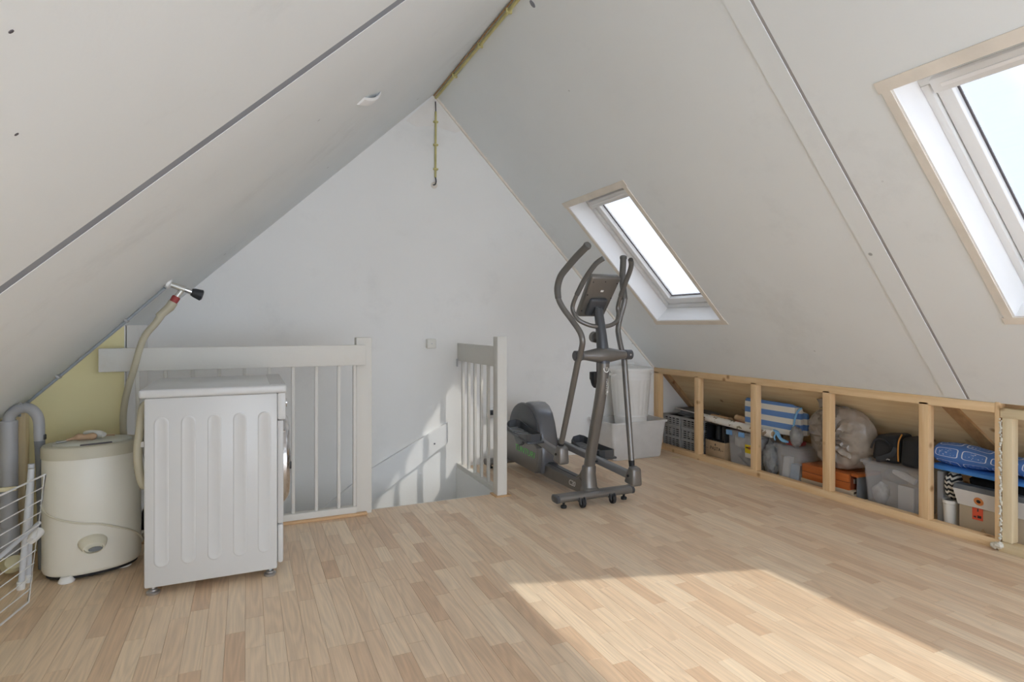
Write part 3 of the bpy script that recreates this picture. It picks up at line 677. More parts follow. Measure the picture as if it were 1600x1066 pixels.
for x, y in ((-.355, 2.885), (.10, 2.885), (-.355, 3.415), (.10, 3.415)):
    ft = MB().lathe([(.024, 0), (.026, .004), (.026, .010), (.017, .014), (.017, .020), (.008, .022), (.008, .05)], 16, (x, y, 0)).build('foot', 'zinc', wm)
# hoses at its back
MB().tube([(-.375, 2.93, .80), (-.392, 2.93, .795), (-.402, 2.93, .77), (-.408, 2.93, .70), (-.417, 2.93, .60), (-.413, 2.93, .52), (-.398, 2.93, .455), (-.378, 2.93, .44)], [.010, .011, .014, .016, .017, .017, .017, .017], 12, smooth_n=5).build('outlet_hose', 'hose_beige', wm)
MB().rbox((-.415, 2.918, .612), (-.38, 2.94, .636), .004).build('hose_clip', 'white_plastic', wm)
MB().tube([(-.38, 2.97, .72), (-.398, 2.97, .66), (-.398, 2.97, .58), (-.38, 2.97, .52)], .008, 10, smooth_n=5).build('inlet_elbow', 'pvc_grey', wm)
MB().tube([(-.383, 3.3, .45), (-.42, 3.3, .3), (-.415, 3.3, .12), (-.39, 3.3, .008), (-.37, 3.34, .006), (-.34, 3.38, .006)], .005, 8, smooth_n=5).build('power_cable', 'off_white_plastic', wm)

# ------------------------------------------------------------------ spin dryer
cx, cy = -.647, 3.308; A, B = .190, .142
sp_ = thing('spin_dryer', 'old cream oval spin dryer with spout and cord', 'spin dryer', (cx, cy, 0))
def oval(a, b, z, n=48, e=2.25):
    out_ = []
    for k in range(n):
        t = 2 * math.pi * k / n; c_, s_ = math.cos(t), math.sin(t)
        out_.append(Vector((cx + math.copysign(abs(c_) ** (2 / e), c_) * a, cy + math.copysign(abs(s_) ** (2 / e), s_) * b, z)))
    return out_
MB().loft([oval(A - .012, B - .012, .022), oval(A - .004, B - .004, .028), oval(A, B, .040), oval(A, B, .535), oval(A - .002, B - .002, .540)]).build('drum_casing', 'cream_metal', sp_)
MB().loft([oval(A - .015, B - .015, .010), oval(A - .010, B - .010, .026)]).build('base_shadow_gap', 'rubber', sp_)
lid = MB().loft([oval(A + .003, B + .003, .535), oval(A + .004, B + .004, .578), oval(A - .002, B - .002, .588), oval(A - .020, B - .020, .592), oval(A - .034, B - .032, .586)]).build('rim', 'cream_lid', sp_)
cv = MB().loft([oval(A - .036, B - .034, .580), oval(A - .038, B - .036, .592), oval(A - .046, B - .044, .597), oval(A - .10, B - .09, .599), oval(.02, .02, .600)]).build('lid', 'lid_grey', sp_)
MB().rbox((cx - .06, cy - B + .030, .588), (cx + .06, cy - B + .040, .597), .003).build('lid_slot', 'gasket', cv)
ang = [(-.86 + 0 * k) for k in range(1)]
spout_y = cy - B
MB().loft([[Vector((-.664 + .054 * math.cos(a) * kx, spout_y + .012 - d, .166 + .032 * math.sin(a) * kx - drop)) for a in [2 * math.pi * q / 20 for q in range(20)]] for kx, d, drop in ((1.0, 0, 0), (1.02, .016, .002), (.92, .034, .010), (.74, .050, .020), (.66, .050, .021), (.62, .036, .020))]).build('spout', 'cream_plastic', sp_)
MB().loft([[Vector((-.658 + .026 * math.cos(a), spout_y + .012 - d, .141 + .010 * math.sin(a))) for a in [2 * math.pi * q / 16 for q in range(16)]] for d in (.049, .0515)]).build('spout_hole', 'contents_dark', sp_)
pts = []
for k in range(15):
    u = k / 14; t = math.pi * (1.04 + .93 * u); e = 2.25
    c_, s_ = math.cos(t), math.sin(t)
    kz = ((0, .335), (.12, .302), (.25, .280), (.5, .240), (.75, .172), (1.01, .078)); i_ = max(q for q in range(5) if kz[q][0] <= u); z = kz[i_][1] + (kz[i_ + 1][1] - kz[i_][1]) * (u - kz[i_][0]) / (kz[i_ + 1][0] - kz[i_][0])
    pts.append((cx + math.copysign(abs(c_) ** (2 / e), c_) * (A + .004), cy + math.copysign(abs(s_) ** (2 / e), s_) * (B + (.004 if u < .25 or u > .75 else .006)), z))
MB().tube(pts, .0042, 8, smooth_n=3).build('power_cord', 'cream_plastic', sp_)
for x, y in ((-.755, 3.20), (-.535, 3.245), (-.655, 3.42)):
    MB().lathe([(.030, 0), (.032, .006), (.024, .02), (.02, .026)], 18, (x, y, 0)).build('foot', 'white_plastic', sp_)
sp_.rotation_euler.z = R(17)
sc1 = thing('scraper', 'scraper with a worn wooden handle on the spin dryer lid', 'scraper', (-.69, 3.29, .60))
MB().hexa([(-.775, 3.255, .600), (-.738, 3.275, .600), (-.748, 3.310, .600), (-.785, 3.290, .600), (-.775, 3.255, .604), (-.738, 3.275, .604), (-.748, 3.310, .604), (-.785, 3.290, .604)], .001, 1).build('blade', 'zinc', sc1)
MB().tube([(-.745, 3.284, .606), (-.722, 3.292, .610), (-.70, 3.293, .615), (-.675, 3.290, .613), (-.645, 3.286, .615), (-.630, 3.284, .612)], [.005, .007, .016, .012, .017, .008], 12, smooth_n=4).build('handle', 'tool_wood', sc1)
sc2 = thing('nail_brush', 'pale nail brush lying on the spin dryer lid', 'brush', (-.65, 3.34, .60))
MB().tube([(-.690, 3.375, .620), (-.665, 3.355, .621), (-.63, 3.33, .620), (-.605, 3.312, .616)], [.014, .019, .020, .013], 14, smooth_n=4, flat=.7).build('handle', 'off_white_plastic', sc2)
MB().tube([(-.68, 3.365, .606), (-.64, 3.338, .606), (-.612, 3.320, .606)], .007, 8).build('bristles', 'cream_plastic', sc2)
st_ = MB().tube([(-.735, 3.372, .601), (-.69, 3.345, .604), (-.60, 3.365, .604), (-.575, 3.375, .601)], .0035, 6, smooth_n=4); tag(st_.build('wooden_stick', 'tool_wood'), 'thin wooden stick lying across the spin dryer lid', 'stick')

# ------------------------------------------------------------------ tap, pipes and drain in the eave corner
tp = thing('water_tap', 'wall tap with black knob and red coupling on the slope', 'tap', PL(2.32, 3.40, 0))
T0 = PL(2.335, 3.40, 0); T1 = PL(2.325, 3.40, -.055); 
MB().tube([T0, PL(2.333, 3.40, -.012), PL(2.33, 3.40, -.016)], [.026, .026, .014], 16).build('flange', 'white_plastic', tp)
bd = T0 + Vector((.075, .01, -.03))
MB().tube([PL(2.333, 3.40, -.008), bd], [.013, .016], 14).build('body', 'tap_metal', tp)
MB().tube([bd, bd + Vector((.03, .008, -.012))], [.012, .013], 12).build('valve_neck', 'chrome', tp)
kb = bd + Vector((.028, .008, -.011))
MB().tube([kb, kb + Vector((.012, .003, -.004)), kb + Vector((.044, .012, -.016)), kb + Vector((.050, .013, -.018))], [.018, .023, .029, .022], 10).build('knob', 'black_plastic', tp)
c0 = bd + Vector((-.022, 0, -.010)); dn = Vector((-.40, -.02, -.72)).normalized()
MB().tube([c0 + Vector((.012, 0, .012)), c0 + dn * .035], [.012, .014], 12).build('spout', 'tap_metal', tp)
MB().tube([c0 + dn * .030, c0 + dn * .036, c0 + dn * .062], [.017, .020, .019], 12).build('coupling', 'red_plastic', tp)
hs = thing('supply_hose', 'beige safety hose hanging from the wall tap', 'hose', c0 + dn * .08)
h0 = c0 + dn * .062
MB().tube([h0, h0 + dn * .03, h0 + Vector((-.065, -.0, -.075))], [.022, .022, .018], 14).build('safety_valve', 'hose_beige', hs)
MB().tube([h0 + Vector((-.045, 0, -.055)), h0 + Vector((-.075, 0, -.105)), (-.462, 3.41, 1.06), (-.502, 3.43, .92), (-.545, 3.46, .76), (-.560, 3.50, .62), (-.545, 3.51, .48), (-.50, 3.49, .36), (-.45, 3.43, .33), (-.402, 3.38, .34)], [.018, .0165] + [.0155] * 8, 14, smooth_n=6).build('tube', 'hose_beige', hs)
pp = thing('supply_pipe', 'thin blue-grey water pipe along the slope to the tap', 'pipe', PL(2.9, 3.5, 0))
MB().tube([PL(2.362, 3.40, -.010), PL(2.45, 3.43, -.010), PL(2.8, 3.52, -.010), PL(3.15, 3.575, -.010), PL(3.22, 3.58, -.012), PL(3.25, 3.58, -.035)], .007, 10, smooth_n=4).build('pipe', 'pipe_blue_grey', pp)
for s_ in (2.6, 3.0): MB().rbox((s_ - .006, 3.45 + (s_ - 2.6) * .17, -.02), (s_ + .006, 3.49 + (s_ - 2.6) * .17, 0), .002, 1).map(PL).build('clip', 'pvc_grey', pp)
dp = thing('drain_pipe', 'thick grey plastic drain pipe standing in the eave corner', 'pipe', (-.985, 3.42, 0))
MB().lathe([(.033, .10), (.033, .69), (.029, .695), (.029, .60)], 24, (-.985, 3.40, 0), caps=False).build('pipe', 'pvc_grey', dp)
MB().lathe([(.033, .08), (.040, .085), (.041, .20), (.036, .21)], 24, (-.985, 3.40, 0)).build('socket', 'pvc_grey', dp)
MB().tube([(-.985, 3.40, .10), (-.985, 3.40, .07), (-.975, 3.37, .045), (-.95, 3.33, .055), (-.94, 3.31, .075)], .034, 16, smooth_n=4).build('elbow', 'pvc_cream', dp)
MB().rbox((-1.045, 3.355, .38), (-.945, 3.365, .40), .003).build('pipe_strap', 'cream_board', dp)
dh = thing('drain_hose', 'dark grey hose bent into the top of the drain pipe', 'hose', (-.9, 3.4, .7))
MB().tube([(-.985, 3.40, .64), (-.985, 3.40, .70), (-.965, 3.395, .735), (-.93, 3.385, .750), (-.895, 3.375, .742), (-.868, 3.365, .70), (-.863, 3.36, .62), (-.860, 3.36, .52), (-.858, 3.36, .40)], [.024, .024, .024, .023, .023, .022, .021, .018, .015], 14, smooth_n=5).build('hose', 'pvc_grey', dh)
MB().tube([(-.862, 3.36, .60), (-.859, 3.36, .48), (-.857, 3.36, .30), (-.857, 3.38, .006)], [.0215, .0185, .016, .016], 12, smooth_n=3).build('sleeve', 'hose_dark', dh)
for z in (.615, .525): MB().rbox((-.845, 3.345, z - .012), (-.838, 3.37, z + .012), .003).build('clamp_screw', 'black_plastic', dh)
MB().tube([(-.945, 3.38, .757), (-.935, 3.37, .776), (-.926, 3.38, .757)], .003, 6, smooth_n=4).build('hanger', 'zinc', dh)
MB().rbox((-1.044, 3.50, 0), (-1.0, 3.57, .72), .004).build('timber_post', 'cream_board', wl); MB().rbox((-1.044, 3.585, 0), (-.975, 3.64, .74), .004).build('timber_post', 'pale_z', wl)

# ------------------------------------------------------------------ folded wire drying rack
rk = thing('drying_rack', 'white wire drying rack folded upright near the spin dryer', 'drying rack', (-.85, 2.6, 0))
b0 = Vector((-.800, 2.975, .012)); dr = Vector((-.184, -1.014, 0)).normalized(); upv = Vector((.05, .02, .505))
LEN = 1.05
def rp_(u, v): return b0 + dr * (u * LEN) + upv * v
MB().tube([rp_(0, 0), rp_(0, 1), rp_(1, 1), rp_(1, 0)], .0042, 8, closed=True).build('frame', 'wire_white', rk)
for i in range(1, 10): MB().cyl(rp_(-.004, i / 10), rp_(1.004, i / 10), .0024, 6).build('wire', 'wire_white', rk)
o_ = Vector((-.012, 0, 0))
MB().cyl(rp_(-.03, .60) + o_, rp_(.9, .30) + o_, .0085, 12).build('cross_tube', 'tube_grey', rk)
MB().cyl((-.876, 3.165, .008), (-.850, 3.20, .505), .0125, 12).build('leg', 'tube_grey', rk)
MB().cyl((-.872, 3.240, .008), (-.866, 3.26, .515), .0125, 12).build('leg', 'tube_grey', rk)
MB().tube([(-.793, 2.98, .255), (-.79, 3.0, .262), (-.785, 3.04, .27), (-.79, 3.06, .27)], [.014, .02, .022, .012], 12).build('hinge_knob', 'white_plastic', rk)
for p in ((-.876, 3.165), (-.872, 3.24)): MB().lathe([(.015, 0), (.016, .004), (.016, .03), (.014, .034)], 12, (p[0], p[1], 0)).build('foot_cap', 'white_plastic', rk)

# ------------------------------------------------------------------ elliptical trainer
el = thing('elliptical_trainer', 'dark grey elliptical cross trainer standing by the stairs', 'exercise machine', (2.0, 3.6, 0))
def E_(name, m, mb, parent=None, **k): return mb.build(name, m, parent or el, **k)
def stad(y, z, w, h, n=8):      # section of a flattened tube in YZ
    r = h / 2; o = []
    for k in range(n + 1): a = -math.pi / 2 + math.pi * k / n; o.append((y + w / 2 - r + r * math.cos(a), z + r * math.sin(a)))
    for k in range(n + 1): a = math.pi / 2 + math.pi * k / n; o.append((y - w / 2 + r + r * math.cos(a), z + r * math.sin(a)))
    return o
fs = stad(3.195, .062, .085, .045)
fb_ = E_('front_stabiliser', 'trainer_grey', MB().loft([[Vector((x, p[0], p[1])) for p in fs] for x in (1.745, 2.275)]))
for x0, x1 in ((1.722, 1.748), (2.272, 2.298)):
    E_('end_cap', 'trainer_dark', MB().loft([[Vector((x, 3.195 + (p[0] - 3.195) * k, .062 + (p[1] - .062) * k)) for p in fs] for x, k in ((x0, .8), (x0 + .006, 1.04), (x1 - .006, 1.04), (x1, .8))]), fb_)
for x in (1.79, 2.235): E_('foot', 'rubber', MB().lathe([(.018, 0), (.020, .008), (.018, .016), (.008, .02), (.008, .045)], 14, (x, 3.195, 0)), fb_)
for x in (1.895, 2.115):
    E_('wheel', 'rubber', MB().lathe([(.012, -.012), (.026, -.011), (.028, 0), (.026, .011), (.012, .012)], 18).xf(Matrix.Translation((x, 3.145, .029)) @ Matrix.Rotation(R(90), 4, 'Y')), fb_)
    for dx in (-.017, .017): E_('wheel_bracket', 'trainer_dark', MB().hexa([(x + dx - .003, 3.13, .025), (x + dx + .003, 3.13, .025), (x + dx + .003, 3.185, .045), (x + dx - .003, 3.185, .045), (x + dx - .003, 3.135, .06), (x + dx + .003, 3.135, .06), (x + dx + .003, 3.185, .075), (x + dx - .003, 3.185, .075)]), fb_)
rs = E_('rear_stabiliser', 'trainer_grey', MB().loft([[Vector((x, p[0] + 1.13, p[1] - .01)) for p in fs] for x in (1.72, 2.28)]))
for x in (1.76, 2.24): E_('foot', 'rubber', MB().lathe([(.02, 0), (.022, .01), (.01, .015), (.008, .04)], 14, (x, 4.325, 0)), rs)
# main beam with its sloping cover
bm_ = MB()
def ysec(y, w, z0, z1, top): return [Vector((2 - w, y, z0)), Vector((2 + w, y, z0)), Vector((2 + w, y, z1 - .012)), Vector((2 + top, y, z1)), Vector((2 - top, y, z1)), Vector((2 - w, y, z1 - .012))]
bm_.loft([ysec(3.215, .034, .07, .115, .022), ysec(3.30, .040, .052, .155, .024), ysec(3.34, .042, .048, .135, .026), ysec(3.40, .042, .045, .128, .028), ysec(3.60, .044, .045, .132, .028), ysec(3.86, .046, .045, .14, .03)])
beam = E_('main_beam', 'trainer_grey', bm_, bevel=.003)
E_('beam_inlay', 'trainer_dark', MB().loft([[Vector((2 - .021, y, z)), Vector((2 + .021, y, z)), Vector((2 + .016, y, z + .006)), Vector((2 - .016, y, z + .006))] for y, z in ((3.37, .129), (3.60, .131), (3.80, .138))]), beam)
letters('C20', .05, frame((1.9575, 3.385, .088), (0, -1, 0), (0, 0, 1)), 'print_white', beam, shear=.25)
# boot and column
def colsec(y, z, w, d, tilt=0, n=20):
    o = []
    for k in range(n):
        a = 2 * math.pi * k / n; c_, s_ = math.cos(a), math.sin(a); e = 2.8
        o.append(Vector((2 + math.copysign(abs(c_) ** (2 / e), c_) * w, y + math.copysign(abs(s_) ** (2 / e), s_) * d, z + tilt * s_ * d)))
    return o
boot = E_('column_boot', 'trainer_grey', MB().loft([colsec(3.225, .072, .060, .055), colsec(3.23, .085, .058, .052), colsec(3.235, .10, .048, .042), colsec(3.245, .18, .043, .040), colsec(3.24, .228, .042, .038), colsec(3.238, .234, .036, .034)]))
E_('boot_gusset', 'trainer_grey', MB().prism([(3.25, .205), (3.285, .20), (3.31, .165), (3.36, .135), (3.36, .10), (3.25, .10)], lambda y, z: (1.968, y, z), lambda y, z: (2.032, y, z)), boot, bevel=.006)
cpts = [(3.236, .225), (3.215, .32), (3.185, .42), (3.155, .52), (3.125, .62), (3.10, .71), (3.083, .79), (3.074, .86), (3.073, .93)]
column = E_('column', 'trainer_grey', MB().loft([colsec(y, z, .032, .036, -.25) for y, z in cpts]))
up_ = E_('upper_column', 'trainer_dark', MB().loft([colsec(y, z, w_, d_, .15) for y, z, w_, d_ in ((3.073, .90, .034, .038), (3.08, .98, .033, .036), (3.105, 1.12, .028, .031), (3.128, 1.215, .025, .028), (3.135, 1.24, .022, .024))]))
for y, z in ((3.208, .265), (3.216, .305)): E_('bolt', 'rubber', MB().cyl((2.02, y - .01, z), (2.036, y - .01, z), .006, 8), column)
E_('column_badge', 'print_white', MB().tube([(2.0 + .017 * math.cos(a), 3.0425 - .001 + .004 * math.sin(a), .862 + .019 * math.sin(a)) for a in [2 * math.pi * k / 24 for k in range(24)]], .003, 6, closed=True), column)
letters('T', .026, frame((2.0, 3.0345, .862), (1, 0, 0), (0, .0, 1)), 'print_white', column)
letters('TUNTURI', .024, frame((2.012, 3.050, .755), (0, .12, -1), (1, 0, 0)), 'print_white', column)
# bottle cage on the user side
cgx = E_('bottle_cage', 'black_plastic', MB().lathe([(.036, .79), (.040, .79), (.040, .835), (.036, .835), (.036, .79)], 24, (2.0, 3.158, 0), caps=False))
E_('cage_spine', 'black_plastic', MB().rbox((1.982, 3.10, .70), (2.018, 3.128, .90), .004), cgx)
E_('cage_base', 'black_plastic', MB().lathe([(.004, .735), (.016, .738), (.026, .75), (.034, .772), (.038, .79)], 20, (2.0, 3.156, 0), caps=False), cgx)
E_('tension_knob', 'trainer_grey', MB().tube([(2.0, 3.11, 1.05), (2.0, 3.150, 1.052), (2.0, 3.152, 1.052), (2.0, 3.185, 1.055), (2.0, 3.190, 1.055)], [.016, .018, .034, .035, .026], 20))
# axle housing
ax = E_('axle_housing', 'trainer_grey', MB().loft([[Vector((x, 3.073 + d * math.cos(a), .945 + h * math.sin(a))) for a in [2 * math.pi * k / 20 for k in range(20)]] for x, d, h in ((1.845, .030, .027), (1.87, .031, .028), (1.955, .046, .044), (2.0, .050, .048), (2.045, .046, .044), (2.13, .031, .028), (2.155, .030, .027))]))
for sgn, xe in ((-1, 1.82), (1, 2.18)):
    cp = E_('axle_cap', 'trainer_dark', MB().tube([(xe - .027, 3.073, .945), (xe - .022, 3.073, .945), (xe + .022, 3.073, .945), (xe + .027, 3.073, .945)], [.024, .031, .031, .024], 20), ax)
    E_('bolt', 'zinc', MB().cyl((xe, 3.040, .945), (xe, 3.046, .945), .006, 8), cp)
# swinging arms with handlebars
hL = [(1.815, 3.055, .92), (1.813, 3.02, .99), (1.805, 2.997, 1.04), (1.80, 3.02, 1.092), (1.775, 3.07, 1.161), (1.740, 3.111, 1.230), (1.720, 3.136, 1.292), (1.711, 3.129, 1.353), (1.715, 3.098, 1.421), (1.730, 3.032, 1.476), (1.740, 2.946, 1.528), (1.75, 2.851, 1.576)]
hR = [(2.178, 3.115, .92), (2.172, 3.140, 1.00), (2.172, 3.160, 1.06), (2.175, 3.172, 1.101), (2.19, 3.177, 1.163), (2.215, 3.178, 1.237), (2.229, 3.176, 1.295), (2.232, 3.196, 1.363), (2.23, 3.203, 1.430), (2.226, 3.192, 1.495), (2.22, 3.178, 1.567)]
for pts, lo, jn in ((hL, [(1.815, 3.055, .94), (1.82, 3.174, .649), (1.828, 3.296, .372)], (1.832, 3.305, .318)), (hR, [(2.178, 3.112, .94), (2.174, 3.066, .6125), (2.170, 3.020, .285)], (2.168, 3.0, .218))):
    arm = E_('swing_arm', 'trainer_grey', MB().tube(lo, [.019, .019, .018], 16))
    E_('handlebar', 'trainer_grey', MB().tube(pts[:8], .0175, 16, smooth_n=4), arm)
    E_('foam_grip', 'grip_foam', MB().tube(pts[6:], [.0195] + [.0205] * (len(pts) - 7), 16, smooth_n=4), arm)
    tipd = (Vector(pts[-1]) - Vector(pts[-2])).normalized(); tip = Vector(pts[-1])
    E_('end_plug', 'grip_foam', MB().tube([tip - tipd * .012, tip, tip + tipd * .008, tip + tipd * .013], [.0225, .024, .021, .010], 16), arm)
    d_ = (Vector(lo[-1]) - Vector(lo[-2])).normalized()
    E_('knuckle', 'rubber', MB().tube([Vector(lo[-1]) - d_ * .01, Vector(lo[-1]) + d_ * .05], [.019, .016], 12), arm)
    x, y, z = jn
    E_('joint_cover', 'trainer_grey', MB().hexa([(x - .038, y - .048, z - .072), (x + .038, y - .048, z - .072), (x + .040, y + .052, z - .060), (x - .040, y + .052, z - .060), (x - .034, y - .042, z + .040), (x + .034, y - .042, z + .040), (x + .030, y + .012, z + .050), (x - .030, y + .012, z + .050)], .016, 3), arm)
    E_('bolt', 'rubber', MB().cyl((x - .042, y, z - .01), (x - .034, y, z - .01), .008, 8), arm)
# fixed U handlebar
U = [(.162, 3.150, 1.20), (.166, 3.162, 1.245), (.16, 3.12, 1.315), (.15, 3.055, 1.395), (.138, 2.995, 1.455), (.122, 2.955, 1.495), (.095, 2.925, 1.520)]
left = [(2 - d, y, z) for d, y, z in U][::-1]; right = [(2 + d, y, z) for d, y, z in U]
E_('fixed_handlebar', 'trainer_grey', MB().tube(left + [(1.86, 3.13, 1.160), (1.905, 3.112, 1.135), (1.96, 3.105, 1.122), (2.04, 3.105, 1.122), (2.095, 3.112, 1.135), (2.14, 3.13, 1.160)] + right, .0135, 14, smooth_n=4))
for P_ in (left[:5], right[2:]): E_('pulse_grip', 'grip_foam', MB().tube(P_, .0155, 14, smooth_n=4))
# console, seen from behind
cn = E_('console', 'trainer_grey', MB().hexa([(1.905, 3.215, 1.178), (2.095, 3.215, 1.178), (2.10, 3.255, 1.205), (1.90, 3.255, 1.205), (1.893, 3.030, 1.418), (2.107, 3.030, 1.418), (2.107, 3.070, 1.448), (1.893, 3.070, 1.448)], .016, 3))
bn = Vector((0, -.79, -.61)).normalized(); upc = Vector((0, -.185, .24)).normalized(); cc = Vector((2.0, 3.1225, 1.298))
def cpl(u, v, t): return cc + Vector((1, 0, 0)) * u + upc * v + bn * t
E_('console_mount', 'trainer_dark', MB().rbox((-.062, -.13, -.01), (.062, .0, .022), .014, 3).map(cpl), cn)
E_('mount_neck', 'trainer_dark', MB().tube([cpl(0, -.05, .01), cpl(0, -.10, .03), (2.0, 3.133, 1.215)], [.018, .022, .024], 12), cn)
for u, v in ((-.085, .115), (.0, .12), (.088, .11), (-.09, .02), (-.088, -.10), (.088, -.0)): E_('screw_hole', 'rubber', MB().cyl(cpl(u, v, -.004), cpl(u, v, .0015), .004, 8), cn)
E_('console_label', 'print_white', MB().rbox((-.008, .045, -.002), (.012, .058, .0015), .0005, 1).map(cpl), cn)
E_('screen', 'black_plastic', MB().rbox((-.075, -.06, -.0545), (.075, .10, -.051), .001, 1).map(cpl), cn)
# flywheel housing
prof = [(3.775, .06), (3.762, .12), (3.765, .22), (3.785, .33), (3.815, .42), (3.855, .49), (3.905, .535), (3.96, .553), (4.03, .55), (4.11, .52), (4.20, .465), (4.30, .395), (4.365, .33), (4.40, .24), (4.40, .13), (4.37, .07), (4.2, .052), (3.9, .05)]
pc = (4.06, .28)
hz = E_('flywheel_housing', 'trainer_gloss', MB().loft([[Vector((x, pc[0] + (y - pc[0]) * k, pc[1] + (z - pc[1]) * k)) for y, z in prof] for x, k in ((1.927, .93), (1.931, .965), (1.942, .99), (1.96, 1.0), (2.04, 1.0), (2.058, .99), (2.069, .965), (2.073, .93))]), angle=50)
# recessed side shell and lower cover
E_('side_shell', 'trainer_dark', MB().loft([[Vector((x, 4.06 + r * math.cos(a), .315 + r * .86 * math.sin(a))) for a in [2 * math.pi * k / 32 for k in range(32)]] for x, r in ((1.932, .262), (1.920, .255), (1.912, .235), (1.910, .10))]), hz)
lowp = [(3.785, .075), (3.772, .13), (3.775, .245), (3.80, .262), (4.30, .33), (4.385, .30), (4.385, .09), (4.36, .065), (3.81, .058)]
lc = E_('lower_cover', 'trainer_grey', MB().loft([[Vector((x, 4.08 + (y - 4.08) * k, .19 + (z - .19) * k)) for y, z in lowp] for x, k in ((1.935, 1), (1.908, .99), (1.900, .965), (1.899, .9))]), hz)
letters('TUNTURI', .064, frame((1.8975, 3.985, .188), (0, -1, -.02), (0, 0, 1)) @ Matrix.Diagonal((1.25, 1, 1, 1)), 'print_green', lc, shear=.2)
for sx, xx in ((-1, 1.895), (1, 2.105)):
    E_('crank_disc', 'trainer_dark', MB().lathe([(.01, -.012), (.085, -.012), (.092, -.006), (.092, .006), (.085, .012), (.01, .012)], 28).xf(Matrix.Translation((xx, 4.06, .31)) @ Matrix.Rotation(R(90), 4, 'Y')), hz)
# pedal arms and pedals
def pedal_arm(p0, p1, hgt):
    d = (Vector(p1) - Vector(p0)); m = MB(); w_ = .020
    m.hexa([(p0[0] - w_, p0[1], p0[2] - hgt), (p0[0] + w_, p0[1], p0[2] - hgt), (p1[0] + w_, p1[1], p1[2] - hgt), (p1[0] - w_, p1[1], p1[2] - hgt), (p0[0] - w_, p0[1], p0[2] + hgt), (p0[0] + w_, p0[1], p0[2] + hgt), (p1[0] + w_, p1[1], p1[2] + hgt), (p1[0] - w_, p1[1], p1[2] + hgt)], .010, 3)
    return E_('pedal_arm', 'tread', m)
def pedal(x0, x1, y0, y1, z0, z1, arm):
    f = lambda x, y, z: Vector((x, y, z + z0 + (z1 - z0) * (y - y0) / (y1 - y0)))
    p = E_('pedal', 'trainer_dark', MB().rbox((x0, y0, -.004), (x1, y1, .012), .006, 2).map(f), arm)
    for i in range(9):
        yy = y0 + .05 + i * (y1 - y0 - .09) / 8; E_('tread_bar', 'tread', MB().rbox((x0 + .018, yy, .010), (x1 - .018, yy + .018, .018), .004, 2).map(f), p)
    path = [(x0 + .008, y0 + .16), (x0 + .004, y0 + .03), (x0 + .03, y0 + .004), (x1 - .03, y0 + .004), (x1 - .004, y0 + .03), (x1 - .004, y0 + .2), (x1 - .004, y1 - .03), (x1 - .03, y1 - .004), (x0 + .04, y1 - .004), (x0 + .008, y1 - .03), (x0 + .008, y1 - .14)]
    hs_ = [.02, .055, .06, .06, .055, .05, .065, .07, .06, .04, .02]
    m = MB(); v = []; f_ = []
    dense = []
    for i in range(len(path) - 1):
        for k in range(4):
            t = k / 4; dense.append((path[i][0] * (1 - t) + path[i + 1][0] * t, path[i][1] * (1 - t) + path[i + 1][1] * t, hs_[i] * (1 - t) + hs_[i + 1] * t))
    dense.append((*path[-1], hs_[-1])); cxp, cyp = (x0 + x1) / 2, (y0 + y1) / 2
    for (x, y, h) in dense:
        ix, iy = x + (cxp - x) * .09, y + (cyp - y) * .025
        v += [f(x, y, -.004), f(ix, iy, -.004), f(ix, iy, h), f(x, y, h)]
    for i in range(len(dense) - 1):
        for k in range(4): f_.append((i * 4 + k, i * 4 + (k + 1) % 4, i * 4 + 4 + (k + 1) % 4, i * 4 + 4 + k))
    f_ += [(3, 2, 1, 0), tuple(len(v) - 4 + q for q in range(4))]
    E_('pedal_rim', 'trainer_dark', m.add(v, f_), p)
aL = pedal_arm((1.832, 3.30, .300), (1.862, 4.12, .380), .024); pedal(1.690, 1.815, 3.50, 3.90, .345, .380, aL)
aR = pedal_arm((2.168, 3.0, .200), (2.138, 4.10, .262), .024); pedal(2.185, 2.31, 3.38, 3.83, .220, .240, aR)

# ------------------------------------------------------------------ tub and laundry bin by the gable
def open_tub(name, m, parent, x0, x1, y0, y1, z0, z1, tp, w_=.006, rim=.014):
    """tapered tub: outer skin, inner skin and rolled rim in one shell"""
    def ring(e, z, r=.03, n=5):
        a0, a1, c0_, c1_ = x0 - e, x1 + e, y0 - e, y1 + e; o = []
        for cx_, cy_, st_a in ((a1 - r, c1_ - r, 0), (a0 + r, c1_ - r, 90), (a0 + r, c0_ + r, 180), (a1 - r, c0_ + r, 270)):
            for k in range(n + 1): a = R(st_a + 90 * k / n); o.append(Vector((cx_ + r * math.cos(a), cy_ + r * math.sin(a), z)))
        return o
    rings = [ring(-w_ * 2, z0 + w_), ring(-tp * .02 - w_, z0 + w_), ring(tp - w_, z1 - .006), ring(tp - w_, z1), ring(tp + rim, z1 + .003), ring(tp + rim, z1 - .014), ring(tp, z1 - .018), ring(0, z0 + .01), ring(-.008, z0)]
    return MB().loft(rings, True).build(name, m, parent)
tb = thing('storage_tub', 'large translucent white plastic tub holding the ribbed bin', 'tub', (3.02, 4.25, 0))
open_tub('shell', 'clear_tub', tb, 2.775, 3.265, 4.105, 4.40, 0, .318, .028)
